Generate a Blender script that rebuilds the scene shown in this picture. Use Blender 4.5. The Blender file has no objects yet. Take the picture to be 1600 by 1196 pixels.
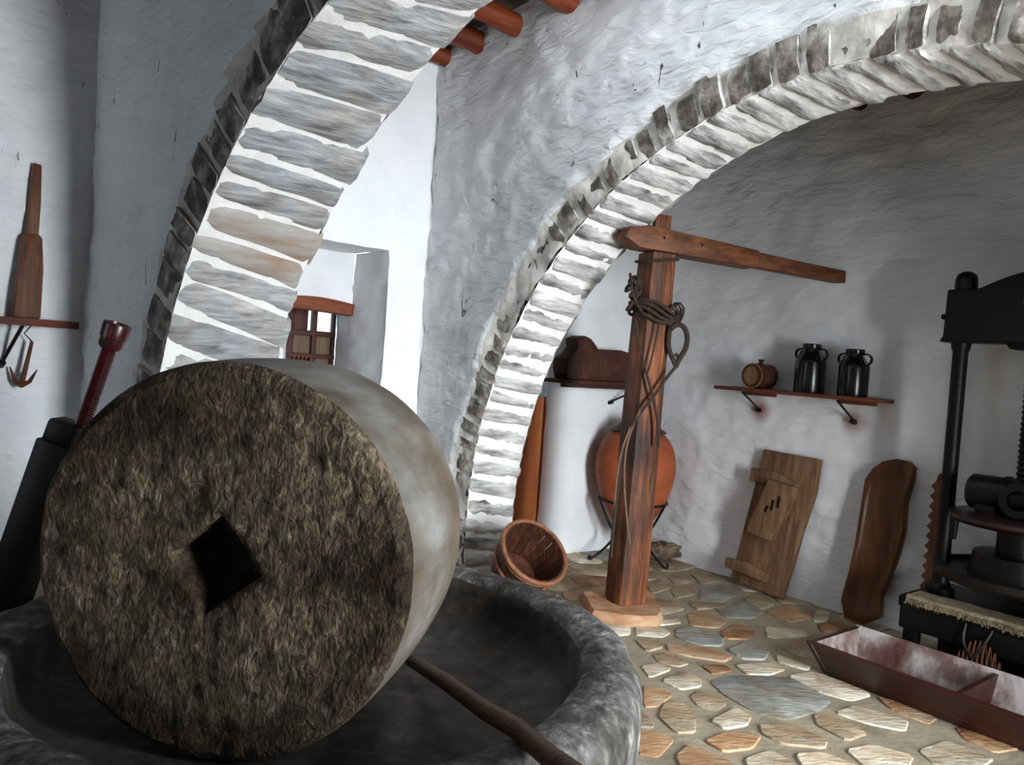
import bpy, bmesh, math, random
from mathutils import Vector, Matrix, noise
random.seed(7)
sc = bpy.context.scene
COL = sc.collection

# ------------------------------------------------------------------ camera
F, EYE = 1200.0, 1.5                       # focal length in px of the 1600x1196 frame, eye height
PITCH, ROLL = math.radians(-1.7), math.radians(4.0)
FWD = Vector((0, math.cos(PITCH), math.sin(PITCH)))
R0 = Vector((1, 0, 0)); U0 = R0.cross(FWD)
RIGHT = R0*math.cos(ROLL) + U0*math.sin(ROLL); UP = RIGHT.cross(FWD)
CAMP = Vector((0, 0, EYE))
cd = bpy.data.cameras.new('camera'); cam = bpy.data.objects.new('camera', cd); COL.objects.link(cam)
cam.matrix_world = Matrix(((RIGHT.x, UP.x, -FWD.x, 0), (RIGHT.y, UP.y, -FWD.y, 0), (RIGHT.z, UP.z, -FWD.z, EYE), (0, 0, 0, 1)))
cd.sensor_fit = 'HORIZONTAL'; cd.sensor_width = 36.0; cd.lens = F/1600*36.0; cd.clip_start = 0.02
sc.camera = cam

# ------------------------------------------------------------------ world, daylight, exposure
w = bpy.data.worlds.new('sky'); sc.world = w; w.use_nodes = True
bg = w.node_tree.nodes['Background']; bg.inputs[0].default_value = (0.78, 0.88, 1.0, 1); bg.inputs[1].default_value = 2.2
def area(name, loc, to, sx, sy, power, col):
    l = bpy.data.lights.new(name, 'AREA'); l.shape = 'RECTANGLE'; l.size = sx; l.size_y = sy; l.energy = power; l.color = col
    o = bpy.data.objects.new(name, l); COL.objects.link(o); o.location = loc
    o.rotation_euler = (Vector(to)-Vector(loc)).to_track_quat('-Z', 'Y').to_euler(); return o
area('daylight_courtyard', (3.973, -1.03, 1.75), (-0.747, 4.927, 1.2), 3.0, 3.0, 2250, (0.90, 0.96, 1.0))
overhead_fill = area('added_overhead_fill', (0.502, 3.11, 4.02), (0.502, 3.11, 0), 2.4, 0.5, 28, (0.90, 0.96, 1.0))  # fill lamp added above the frame to brighten the wide arch wall
overhead_fill.rotation_euler = (0, 0, math.atan2(-0.7838, 0.6211))
area('daylight_window', (-2.6, -2.42, 1.6), (-2.6, 3, 1.6), 0.9, 1.0, 1.5, (0.72, 0.87, 1.0))
sc.view_settings.view_transform = 'Standard'; sc.view_settings.look = 'None'
sc.view_settings.gamma = 1.0; sc.view_settings.use_curve_mapping = False
sc.view_settings.exposure = 0.0

# ------------------------------------------------------------------ helpers
def ray(u, v): return FWD + RIGHT*((u-800)/F) - UP*((v-598)/F)
def onz(u, v, z=0.0):
    d = ray(u, v); return CAMP + d*((z-EYE)/d.z)
def onplane(u, v, P, n):
    d = ray(u, v); return CAMP + d*((Vector(P)-CAMP).dot(n)/d.dot(n))
def frame(vx, u, v, Y):
    k = (800-vx)/F; e = Vector((k, -1, 0)).normalized(); t = Vector((-e.y, e.x, 0))
    P = onplane(u, v, (0, Y, 0), Vector((0, 1, 0))); P.z = 0
    return P, e, t
# two parallel-ish arch walls: P is the foot of the left jamb, e runs along the wall, t goes through it
P2, E2, T2 = frame(-150, 720, 850, 5.3)
P1, E1, T1 = frame(-450, 238, 583, 4.2)
TH2 = math.atan2(E2.y, E2.x); TH1 = math.atan2(E1.y, E1.x)
def G2(s, t, z): return P2 + E2*s + T2*t + Vector((0, 0, z))
def L2(q): d = q-P2; return Vector((d.dot(E2), d.dot(T2), q.z))
def L1(q): d = q-P1; return Vector((d.dot(E1), d.dot(T1), q.z))
def G1(s, t, z): return P1 + E1*s + T1*t + Vector((0, 0, z))
def on_t(u, v, t): return L2(onplane(u, v, G2(0, t, 0), T2))      # photograph point on the plane t = const of room 2
def on_s(u, v, s): return L2(onplane(u, v, G2(s, 0, 0), E2))
def nz(p, sc_=1.0, off=0.0): return noise.noise(Vector(p)*sc_ + Vector((off, off*1.7, off*.6)))
def fbm(p, sc_=1.0, off=0.0, o=3):
    return noise.fractal(Vector(p)*sc_ + Vector((off, off*1.7, off*.6)), 1.0, 2.0, o)

class MB:
    """collects geometry; build() links it as one mesh object"""
    def __init__(s): s.v = []; s.f = []; s.mi = []
    def add(s, vs, fs, mi=0, M=None):
        b = len(s.v)
        s.v += [tuple(M @ Vector(p)) if M else tuple(p) for p in vs]
        s.f += [tuple(b+i for i in f) for f in fs]; s.mi += [mi]*len(fs); return s
    def bm(s, bm, mi=0, M=None):
        bm.verts.index_update(); s.add([v.co[:] for v in bm.verts], [[v.index for v in f.verts] for f in bm.faces], mi, M); bm.free(); return s
    def box(s, c, size, bev=0.0, M=None, seg=2, mi=0, cuts=0, rough=0.0, off=0.0):
        bm = bmesh.new(); bmesh.ops.create_cube(bm, size=1)
        for v in bm.verts: v.co = Vector((v.co.x*size[0], v.co.y*size[1], v.co.z*size[2]))
        if bev: bmesh.ops.bevel(bm, geom=bm.edges[:], offset=bev, segments=seg, affect='EDGES', profile=.5)
        if cuts: bmesh.ops.subdivide_edges(bm, edges=[e for e in bm.edges if e.calc_length() > min(size)*.6], cuts=cuts, use_grid_fill=True)
        for v in bm.verts:
            if rough:
                p = v.co + Vector(c)
                v.co += Vector((nz(p, 7, off), nz(p, 7, off+9), nz(p, 7, off+21)))*rough
            v.co += Vector(c)
        return s.bm(bm, mi, M)
    def tube(s, path, r, n=8, mi=0, M=None, caps=True, squash=1.0):
        path = [Vector(p) for p in path]; rs = r if isinstance(r, (list, tuple)) else [r]*len(path)
        vs = []; fs = []; up = None
        for i, p in enumerate(path):
            a = path[max(i-1, 0)]; b = path[min(i+1, len(path)-1)]; d = (b-a).normalized()
            if up is None: up = Vector((0, 0, 1)) if abs(d.z) < .9 else Vector((1, 0, 0))
            x = d.cross(up).normalized(); up = x.cross(d).normalized()
            for k in range(n):
                an = 2*math.pi*k/n; vs.append(p + (x*math.cos(an) + up*math.sin(an)*squash)*rs[i])
        for i in range(len(path)-1):
            for k in range(n):
                fs.append((i*n+k, i*n+(k+1) % n, (i+1)*n+(k+1) % n, (i+1)*n+k))
        if caps: fs.append(tuple(range(n))[::-1]); fs.append(tuple((len(path)-1)*n+k for k in range(n)))
        return s.add(vs, fs, mi, M)
    def lathe(s, prof, n=32, M=None, mi=0, closed=False, a0=0, a1=2*math.pi):
        vs = []; fs = []; full = abs(a1-a0-2*math.pi) < 1e-6; m = n if full else n+1
        for (r, z) in prof:
            for k in range(m):
                a = a0+(a1-a0)*k/n; vs.append((r*math.cos(a), r*math.sin(a), z))
        L = len(prof)
        for i in range(L if closed else L-1):
            j = (i+1) % L
            for k in range(n):
                k2 = (k+1) % m
                fs.append((i*m+k, i*m+k2, j*m+k2, j*m+k))
        if not closed and full:
            if prof[0][0] > 1e-6: fs.append(tuple(range(m))[::-1])
            if prof[-1][0] > 1e-6: fs.append(tuple((L-1)*m+k for k in range(m)))
        return s.add(vs, fs, mi, M)
    def prism(s, pts, d, M=None, mi=0, bev=0.0, seg=2):
        """outline in the local XZ plane, thickness d along +Y"""
        bm = bmesh.new(); vs = [bm.verts.new((p[0], 0, p[1])) for p in pts]; f = bm.faces.new(vs)
        r = bmesh.ops.extrude_face_region(bm, geom=[f])
        bmesh.ops.translate(bm, vec=(0, d, 0), verts=[g for g in r['geom'] if isinstance(g, bmesh.types.BMVert)])
        bmesh.ops.recalc_face_normals(bm, faces=bm.faces[:])
        if bev: bmesh.ops.bevel(bm, geom=bm.edges[:], offset=bev, segments=seg, affect='EDGES', profile=.5)
        return s.bm(bm, mi, M)
    def patch(s, p00, p10, p11, p01, nu, nv, amp=0.0, nrm=None, off=0.0, mi=0, fn=None):
        p00, p10, p11, p01 = map(Vector, (p00, p10, p11, p01))
        n = nrm or (p10-p00).cross(p01-p00).normalized(); vs = []; fs = []
        for j in range(nv+1):
            for i in range(nu+1):
                a, b = i/nu, j/nv
                p = (p00*(1-a)+p10*a)*(1-b)+(p01*(1-a)+p11*a)*b
                if amp: p = p + n*plaster(p, amp, off)
                if fn: p = fn(p, a, b)
                vs.append(p)
        for j in range(nv):
            for i in range(nu):
                k = j*(nu+1)+i; fs.append((k, k+1, k+nu+2, k+nu+1))
        return s.add(vs, fs, mi)
    def build(s, name, mats, parent=None, smooth=40, recalc=True):
        me = bpy.data.meshes.new(name); me.from_pydata(s.v, [], s.f); 
        if not isinstance(mats, (list, tuple)): mats = [mats]
        for m in mats: me.materials.append(m)
        if len(mats) > 1: me.polygons.foreach_set('material_index', s.mi)
        if recalc:
            bm = bmesh.new(); bm.from_mesh(me); bmesh.ops.recalc_face_normals(bm, faces=bm.faces[:]); bm.to_mesh(me); bm.free()
        if smooth:
            me.polygons.foreach_set('use_smooth', [True]*len(me.polygons)); me.set_sharp_from_angle(angle=math.radians(smooth))
        me.update()
        o = bpy.data.objects.new(name, me); COL.objects.link(o)
        if parent: o.parent = parent
        return o
def plaster(p, amp, off=0.0):
    q = Vector(p)
    return amp*(0.9*fbm(q, 1.3, off, 2) + 0.62*fbm(Vector((q.x, q.y, q.z*1.6)), 5.0, off+3, 3) + .26*nz(q, 17, off))
def thing(name, label, cat, loc=(0, 0, 0), rz=0.0, group=None):
    o = bpy.data.objects.new(name, None); o.empty_display_size = .1; COL.objects.link(o)
    o.location = loc; o.rotation_euler = (0, 0, rz); tag(o, label, cat, group); return o
def tag(o, label, cat, group=None):
    o['label'] = label; o['category'] = cat
    if group: o['group'] = group
    return o
def struct(o, loc=(0, 0, 0), rz=0.0, label=None):
    o['kind'] = 'structure'; o.location = loc; o.rotation_euler = (0, 0, rz)
    if label: o['label'] = label
    return o
def dup(o, parent=None):
    c = o.copy(); COL.objects.link(c)
    if parent: c.parent = parent
    return c
def TR(loc=(0, 0, 0), rx=0, ry=0, rz=0, s=(1, 1, 1)):
    return Matrix.Translation(Vector(loc)) @ Matrix.Rotation(rz, 4, 'Z') @ Matrix.Rotation(ry, 4, 'Y') @ Matrix.Rotation(rx, 4, 'X') @ Matrix.Diagonal((*s, 1))
def align(a, b):
    """matrix that puts local Z on the segment a-b with the origin at a"""
    a = Vector(a); d = Vector(b)-a
    return Matrix.Translation(a) @ d.to_track_quat('Z', 'Y').to_matrix().to_4x4()

# ------------------------------------------------------------------ materials
def C(r, g, b):
    f = lambda c: (c/255/12.92 if c <= 10 else ((c/255+.055)/1.055)**2.4)
    return (f(r), f(g), f(b), 1)
def pmat(name, cols, scale=(1, 1, 1), ns=6.0, det=8.0, dist=0.0, rough=.8, bump=.3, bs=None, bscale=None, bdist=.01, metal=0.0, spec=.35, rand=0.0, nrough=.6, coord='Object', spots=None, stops=None, patch=None, specks=None):
    m = bpy.data.materials.new(name); m.use_nodes = True; nt = m.node_tree; N = nt.nodes; Lk = nt.links
    bs_ = N['Principled BSDF']; tc = N.new('ShaderNodeTexCoord'); mp = N.new('ShaderNodeMapping'); mp.inputs['Scale'].default_value = scale
    Lk.new(tc.outputs[coord], mp.inputs[0])
    vec = mp.outputs[0]
    oi = N.new('ShaderNodeObjectInfo')
    if rand:
        ad = N.new('ShaderNodeVectorMath'); ad.operation = 'ADD'; sv = N.new('ShaderNodeVectorMath'); sv.operation = 'SCALE'
        sv.inputs[0].default_value = (37, 21, 53); Lk.new(oi.outputs['Random'], sv.inputs['Scale']); Lk.new(vec, ad.inputs[0]); Lk.new(sv.outputs[0], ad.inputs[1]); vec = ad.outputs[0]
    no = N.new('ShaderNodeTexNoise'); no.inputs['Scale'].default_value = ns; no.inputs['Detail'].default_value = det; no.inputs['Roughness'].default_value = nrough; no.inputs['Distortion'].default_value = dist
    Lk.new(vec, no.inputs['Vector'])
    cr = N.new('ShaderNodeValToRGB'); el = cr.color_ramp.elements
    k = len(cols)
    for i, c in enumerate(cols):
        pos = stops[i] if stops else .28+.44*i/max(k-1, 1)
        if i == 0: el[0].position = pos; el[0].color = c
        elif i == k-1: el[1].position = pos; el[1].color = c
    for i, c in list(enumerate(cols))[1:-1]:
        e = el.new(stops[i] if stops else .28+.44*i/max(k-1, 1)); e.color = c
    Lk.new(no.outputs['Fac'], cr.inputs[0]); col = cr.outputs[0]
    if rand:
        hs = N.new('ShaderNodeHueSaturation'); mr = N.new('ShaderNodeMapRange'); mr.inputs[3].default_value = 1-rand; mr.inputs[4].default_value = 1+rand
        Lk.new(oi.outputs['Random'], mr.inputs[0]); Lk.new(mr.outputs[0], hs.inputs['Value']); Lk.new(col, hs.inputs['Color']); col = hs.outputs[0]
    if patch:                                      # broad mottling: (scale, tint a, tint b)
        n2 = N.new('ShaderNodeTexNoise'); n2.inputs['Scale'].default_value = patch[0]; n2.inputs['Detail'].default_value = 4; Lk.new(tc.outputs[coord], n2.inputs['Vector'])
        c2 = N.new('ShaderNodeValToRGB'); c2.color_ramp.elements[0].position = .36; c2.color_ramp.elements[0].color = patch[1]; c2.color_ramp.elements[1].position = .62; c2.color_ramp.elements[1].color = patch[2]
        Lk.new(n2.outputs['Fac'], c2.inputs[0]); m3 = N.new('ShaderNodeMix'); m3.data_type = 'RGBA'; m3.blend_type = 'MULTIPLY'; m3.inputs[0].default_value = 1
        Lk.new(col, m3.inputs[6]); Lk.new(c2.outputs[0], m3.inputs[7]); col = m3.outputs[2]
    if specks:                                     # small dark cracks and chips: (mapping scale, threshold, colour)
        mp3 = N.new('ShaderNodeMapping'); mp3.inputs['Scale'].default_value = specks[0]; Lk.new(tc.outputs[coord], mp3.inputs[0])
        n3 = N.new('ShaderNodeTexNoise'); n3.inputs['Scale'].default_value = 1; n3.inputs['Detail'].default_value = 3; n3.inputs['Distortion'].default_value = 1.2; Lk.new(mp3.outputs[0], n3.inputs['Vector'])
        r3 = N.new('ShaderNodeMapRange'); r3.inputs[1].default_value = specks[1]; r3.inputs[2].default_value = specks[1]+.03; Lk.new(n3.outputs['Fac'], r3.inputs[0])
        m4 = N.new('ShaderNodeMix'); m4.data_type = 'RGBA'; m4.inputs[7].default_value = specks[2]; Lk.new(r3.outputs[0], m4.inputs[0]); Lk.new(col, m4.inputs[6]); col = m4.outputs[2]
    if spots:                                      # stains with a shape of their own: (centre, radius, colour)
        for (c, r, sc_) in spots:
            di = N.new('ShaderNodeVectorMath'); di.operation = 'DISTANCE'; di.inputs[1].default_value = c; Lk.new(tc.outputs[coord], di.inputs[0])
            ma = N.new('ShaderNodeMapRange'); ma.inputs[1].default_value = 0; ma.inputs[2].default_value = r; ma.inputs[3].default_value = 1; ma.inputs[4].default_value = 0; ma.interpolation_type = 'SMOOTHSTEP'
            Lk.new(di.outputs['Value'], ma.inputs[0])
            mu = N.new('ShaderNodeMath'); mu.operation = 'MULTIPLY'; Lk.new(ma.outputs[0], mu.inputs[0]); Lk.new(no.outputs['Fac'], mu.inputs[1])
            m2 = N.new('ShaderNodeMath'); m2.operation = 'MULTIPLY'; m2.inputs[1].default_value = 1.8; m2.use_clamp = True; Lk.new(mu.outputs[0], m2.inputs[0])
            mx = N.new('ShaderNodeMix'); mx.data_type = 'RGBA'; mx.inputs[7].default_value = sc_
            Lk.new(m2.outputs[0], mx.inputs[0]); Lk.new(col, mx.inputs[6]); col = mx.outputs[2]
    Lk.new(col, bs_.inputs['Base Color'])
    bs_.inputs['Roughness'].default_value = rough; bs_.inputs['Metallic'].default_value = metal; bs_.inputs['Specular IOR Level'].default_value = spec
    if bump:
        v2 = vec
        if bscale:
            mp2 = N.new('ShaderNodeMapping'); mp2.inputs['Scale'].default_value = bscale; Lk.new(tc.outputs[coord], mp2.inputs[0]); v2 = mp2.outputs[0]
        nb = N.new('ShaderNodeTexNoise'); nb.inputs['Scale'].default_value = bs or ns*2; nb.inputs['Detail'].default_value = 6; nb.inputs['Distortion'].default_value = dist; Lk.new(v2, nb.inputs['Vector'])
        bp = N.new('ShaderNodeBump'); bp.inputs['Strength'].default_value = bump; bp.inputs['Distance'].default_value = bdist
        Lk.new(nb.outputs['Fac'], bp.inputs['Height']); Lk.new(bp.outputs[0], bs_.inputs['Normal'])
    return m
M = {}
wl = [C(214, 215, 218), C(226, 227, 229), C(233, 233, 235)]
M['plaster'] = pmat('whitewashed_plaster', wl, specks=((14, 14, 5), .705, C(70, 66, 62)), ns=2.5, rough=.9, bump=.8, bs=8, bscale=(1.0, 1.0, 2.6), bdist=.03, spec=.2, dist=.6)
M['plaster_fine'] = pmat('smooth_whitewash', wl, ns=2.5, rough=.9, bump=.3, bs=6, bscale=(1, 1, 1.6), bdist=.02, spec=.2)
rust = C(138, 70, 32)
M['dark_unseen_wall'] = pmat('bounce_cutting_dark_wall', [C(70, 64, 58), C(104, 97, 88)], ns=6, rough=.9, bump=.6, bs=14, bdist=.02)  # dark tone given to the unseen walls to cut bounced light
M['mortar'] = pmat('lime_mortar', [C(226, 224, 220), C(240, 239, 237)], ns=9, rough=.92, bump=.5, bs=22, bdist=.012, spec=.2)
M['ring_mortar'] = pmat('beige_lime_mortar', [C(168, 160, 150), C(200, 195, 188), C(222, 219, 214)], ns=9, rough=.92, bump=.6, bs=20, bdist=.015, spec=.2)
M['slate'] = pmat('grey_schist', [C(106, 108, 111), C(144, 147, 151), C(168, 171, 175), C(196, 198, 200)], scale=(1, .14, 1), ns=20, rough=.85, bump=1.0, bs=40, bdist=.014, rand=.14, stops=[.3, .43, .55, .7], patch=(3.4, C(244, 234, 224), C(255, 255, 255)))
M['slate_end'] = pmat('dark_schist_ends', [C(58, 52, 46), C(100, 93, 85), C(150, 143, 135), C(206, 202, 197)], stops=[.3, .45, .58, .70], scale=(1, 1, 1), ns=8, rough=.88, bump=.8, bs=24, bdist=.015, rand=.2)
M['slate_white'] = pmat('whitewashed_schist', [C(74, 73, 71), C(132, 131, 129), C(172, 171, 168), C(208, 207, 204)], scale=(1, .22, 1), ns=16, rough=.88, bump=1.0, bs=30, bdist=.015, rand=.1, stops=[.3, .40, .50, .64])
M['slate_tan'] = pmat('tan_schist', [C(150, 118, 92), C(168, 160, 152), C(190, 190, 190)], scale=(1, .16, 1), ns=9, rough=.85, bump=.7, bs=26, bdist=.012, rand=.12)
M['floor_mortar'] = pmat('floor_mortar', [C(120, 108, 90), C(148, 136, 115), C(166, 154, 132)], ns=5, rough=.85, bump=.5, bs=30, bdist=.01)
def flag(n, cols): return pmat(n, cols, ns=7, rough=.7, bump=.8, bs=22, bscale=(.5, 1.6, 1), bdist=.014, rand=.14, dist=.8, spec=.35, patch=(5, C(226, 206, 186), C(255, 255, 255)))
M['flag_grey'] = flag('flag_grey', [C(120, 122, 116), C(146, 148, 142), C(168, 168, 160)])
M['flag_white'] = flag('flag_white', [C(168, 158, 138), C(200, 192, 174), C(220, 214, 200)])
M['flag_orange'] = flag('flag_orange', [C(156, 108, 74), C(176, 144, 112), C(188, 170, 142)])
M['flag_tan'] = flag('flag_tan', [C(134, 118, 96), C(162, 146, 122), C(182, 168, 146)])
M['flag_brown'] = flag('flag_brown', [C(104, 74, 50), C(146, 110, 80), C(176, 146, 112)])
M['millface'] = pmat('weathered_millstone', [C(34, 27, 23), C(80, 70, 60), C(120, 108, 94), C(190, 178, 160)], patch=(2.8, C(112, 92, 78), C(255, 250, 236)), scale=(1.5, 1, .75), ns=24, det=12, nrough=.78, dist=1.2, rough=.9, bump=.8, bs=30, bdist=.02, stops=[.34, .46, .56, .7], spec=.25)
M['millrim'] = pmat('worn_millstone_rim', [C(82, 74, 65), C(108, 106, 101), C(130, 131, 129)], scale=(1, .35, 1), ns=7, det=8, rough=.7, bump=.5, bs=14, bdist=.012, patch=(3, C(200, 180, 160), C(255, 255, 255)))
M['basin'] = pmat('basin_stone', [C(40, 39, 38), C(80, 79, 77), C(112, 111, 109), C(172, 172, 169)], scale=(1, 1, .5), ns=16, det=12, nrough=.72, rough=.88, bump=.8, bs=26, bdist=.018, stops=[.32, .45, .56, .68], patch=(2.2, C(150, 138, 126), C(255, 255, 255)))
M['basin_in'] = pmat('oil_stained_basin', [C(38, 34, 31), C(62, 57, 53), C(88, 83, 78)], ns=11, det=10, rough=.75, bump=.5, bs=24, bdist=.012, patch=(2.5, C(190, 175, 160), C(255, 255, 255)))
def wood(n, cols, ns=5, sc_=(6, 6, .5), rough=.6, bump=.5, rand=0.0, spec=.35): return pmat(n, cols, scale=sc_, ns=ns, det=8, dist=.7, rough=rough, bump=bump, bs=ns*2.2, bdist=.008, rand=rand, spec=spec)
M['post'] = pmat('post_wood_wear_and_light', [C(44, 26, 18), C(104, 58, 30), C(172, 102, 52)], scale=(6, 6, .5), ns=3.5, dist=.7, rough=.6, bump=1.0, bs=8, bdist=.01, patch=(1.5, C(120, 100, 92), C(255, 255, 255)))  # mottling puts wear and uneven light into the wood colour
M['beamwood'] = wood('arm_wood', [C(52, 29, 17), C(96, 54, 29), C(126, 76, 43)], sc_=(.6, 6, 6), ns=4)
M['log'] = wood('roof_log', [C(66, 26, 12), C(108, 44, 18), C(132, 62, 28)], sc_=(6, .5, 6), ns=4, rand=.1, rough=.5)
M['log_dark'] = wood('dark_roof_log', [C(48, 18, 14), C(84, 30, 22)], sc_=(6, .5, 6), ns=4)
M['roofboard'] = wood('roof_boards', [C(54, 42, 34), C(92, 78, 66)], sc_=(.5, 6, 6), ns=4, rand=.2)
M['terracotta'] = pmat('terracotta', [C(132, 64, 34), C(156, 78, 42), C(168, 92, 54)], scale=(1, 1, 2.5), ns=4, rough=.65, bump=.15, bs=18, bdist=.006)
M['iron'] = pmat('black_iron', [C(16, 14, 14), C(32, 28, 27), C(44, 36, 33)], ns=14, rough=.45, bump=.3, bs=40, bdist=.003, metal=.6, spec=.5)
M['iron_paint'] = pmat('black_paint', [C(8, 7, 7), C(13, 11, 11)], ns=10, rough=.42, bump=.15, bs=40, bdist=.002, spec=.25)
M['iron_red'] = pmat('red_painted_iron', [C(44, 10, 14), C(70, 16, 22)], ns=14, rough=.3, bump=.3, bs=30, bdist=.003, spec=.6)
M['can'] = pmat('black_enamel', [C(7, 7, 8), C(11, 11, 12)], ns=6, rough=.24, bump=.05, bs=20, bdist=.002, spec=.35)
M['canhandle'] = pmat('worn_tin_handle', [C(60, 64, 62), C(120, 126, 122)], ns=14, rough=.4, bump=.1, bs=30, bdist=.002, metal=.6)
M['board'] = wood('orange_board', [C(126, 66, 34), C(170, 94, 50), C(186, 112, 66)], ns=3)
M['oldwood'] = wood('old_brown_wood', [C(78, 54, 36), C(112, 82, 58), C(138, 106, 78)], ns=4, rough=.75)
M['darkwood'] = wood('dark_brown_wood', [C(40, 20, 13), C(62, 32, 20), C(84, 46, 28)], ns=3, sc_=(1, 6, 4), rough=.5)
M['dough'] = wood('oiled_brown_board', [C(48, 26, 12), C(92, 54, 24), C(112, 74, 36)], ns=2.5, sc_=(4, 4, .8), rough=.4)
M['rack'] = wood('red_brown_rack', [C(86, 46, 32), C(134, 82, 58)], ns=4)
M['trough'] = wood('red_trough_wood', [C(30, 12, 10), C(52, 21, 17), C(72, 33, 27)], ns=3, sc_=(.6, 6, 6), rough=.45)
M['trough_in'] = pmat('chalky_trough_lining', [C(76, 36, 31), C(112, 90, 86), C(176, 168, 165)], scale=(1, 1, .5), ns=5, rough=.7, bump=.3, bs=16, bdist=.005, stops=[.36, .5, .62])
M['shelfwood'] = wood('shelf_wood', [C(70, 34, 22), C(112, 58, 38)], ns=4, sc_=(.6, 6, 6))
M['tub'] = wood('tub_wood', [C(38, 19, 12), C(66, 34, 20), C(92, 54, 33)], ns=4, rand=.15)
M['hoop'] = wood('tub_hoop', [C(96, 56, 36), C(150, 100, 70)], ns=6, sc_=(3, 3, 3))
M['rope'] = pmat('old_rope', [C(34, 24, 20), C(62, 47, 38)], scale=(1, 1, 1), ns=60, rough=.9, bump=.8, bs=120, bdist=.004)
M['strap'] = pmat('pale_strap', [C(84, 60, 46), C(128, 98, 78)], ns=40, rough=.85, bump=.4, bs=90, bdist=.003)
M['mat'] = pmat('woven_mat', [C(96, 82, 62), C(150, 134, 108)], scale=(1, 1, 1), ns=40, rough=.95, bump=.9, bs=110, bdist=.006)
M['frame'] = wood('window_wood', [C(40, 14, 10), C(74, 28, 16)], ns=4)
M['lintel'] = wood('lintel_wood', [C(84, 36, 15), C(132, 64, 30)], ns=4, sc_=(6, .8, 6))
M['panel'] = pmat('beige_shutter', [C(84, 66, 50), C(112, 92, 72)], scale=(6, 6, .6), ns=5, rough=.7, bump=.2)
M['rock'] = pmat('brown_rock', [C(50, 40, 34), C(96, 78, 64), C(140, 122, 104)], ns=9, det=10, rough=.9, bump=1, bs=24, bdist=.02)
M['slab'] = pmat('orange_stone_slab', [C(140, 88, 58), C(168, 126, 94), C(186, 164, 136)], scale=(1, 1, 3), ns=5, rough=.75, bump=.6, bs=16, bdist=.012)
def glassmat():
    m = bpy.data.materials.new('window_glass'); m.use_nodes = True; b = m.node_tree.nodes['Principled BSDF']
    b.inputs['Transmission Weight'].default_value = 1; b.inputs['Roughness'].default_value = .03; b.inputs['IOR'].default_value = 1.02; b.inputs['Base Color'].default_value = (.95, .97, 1, 1); return m
M['glass'] = glassmat()

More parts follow.
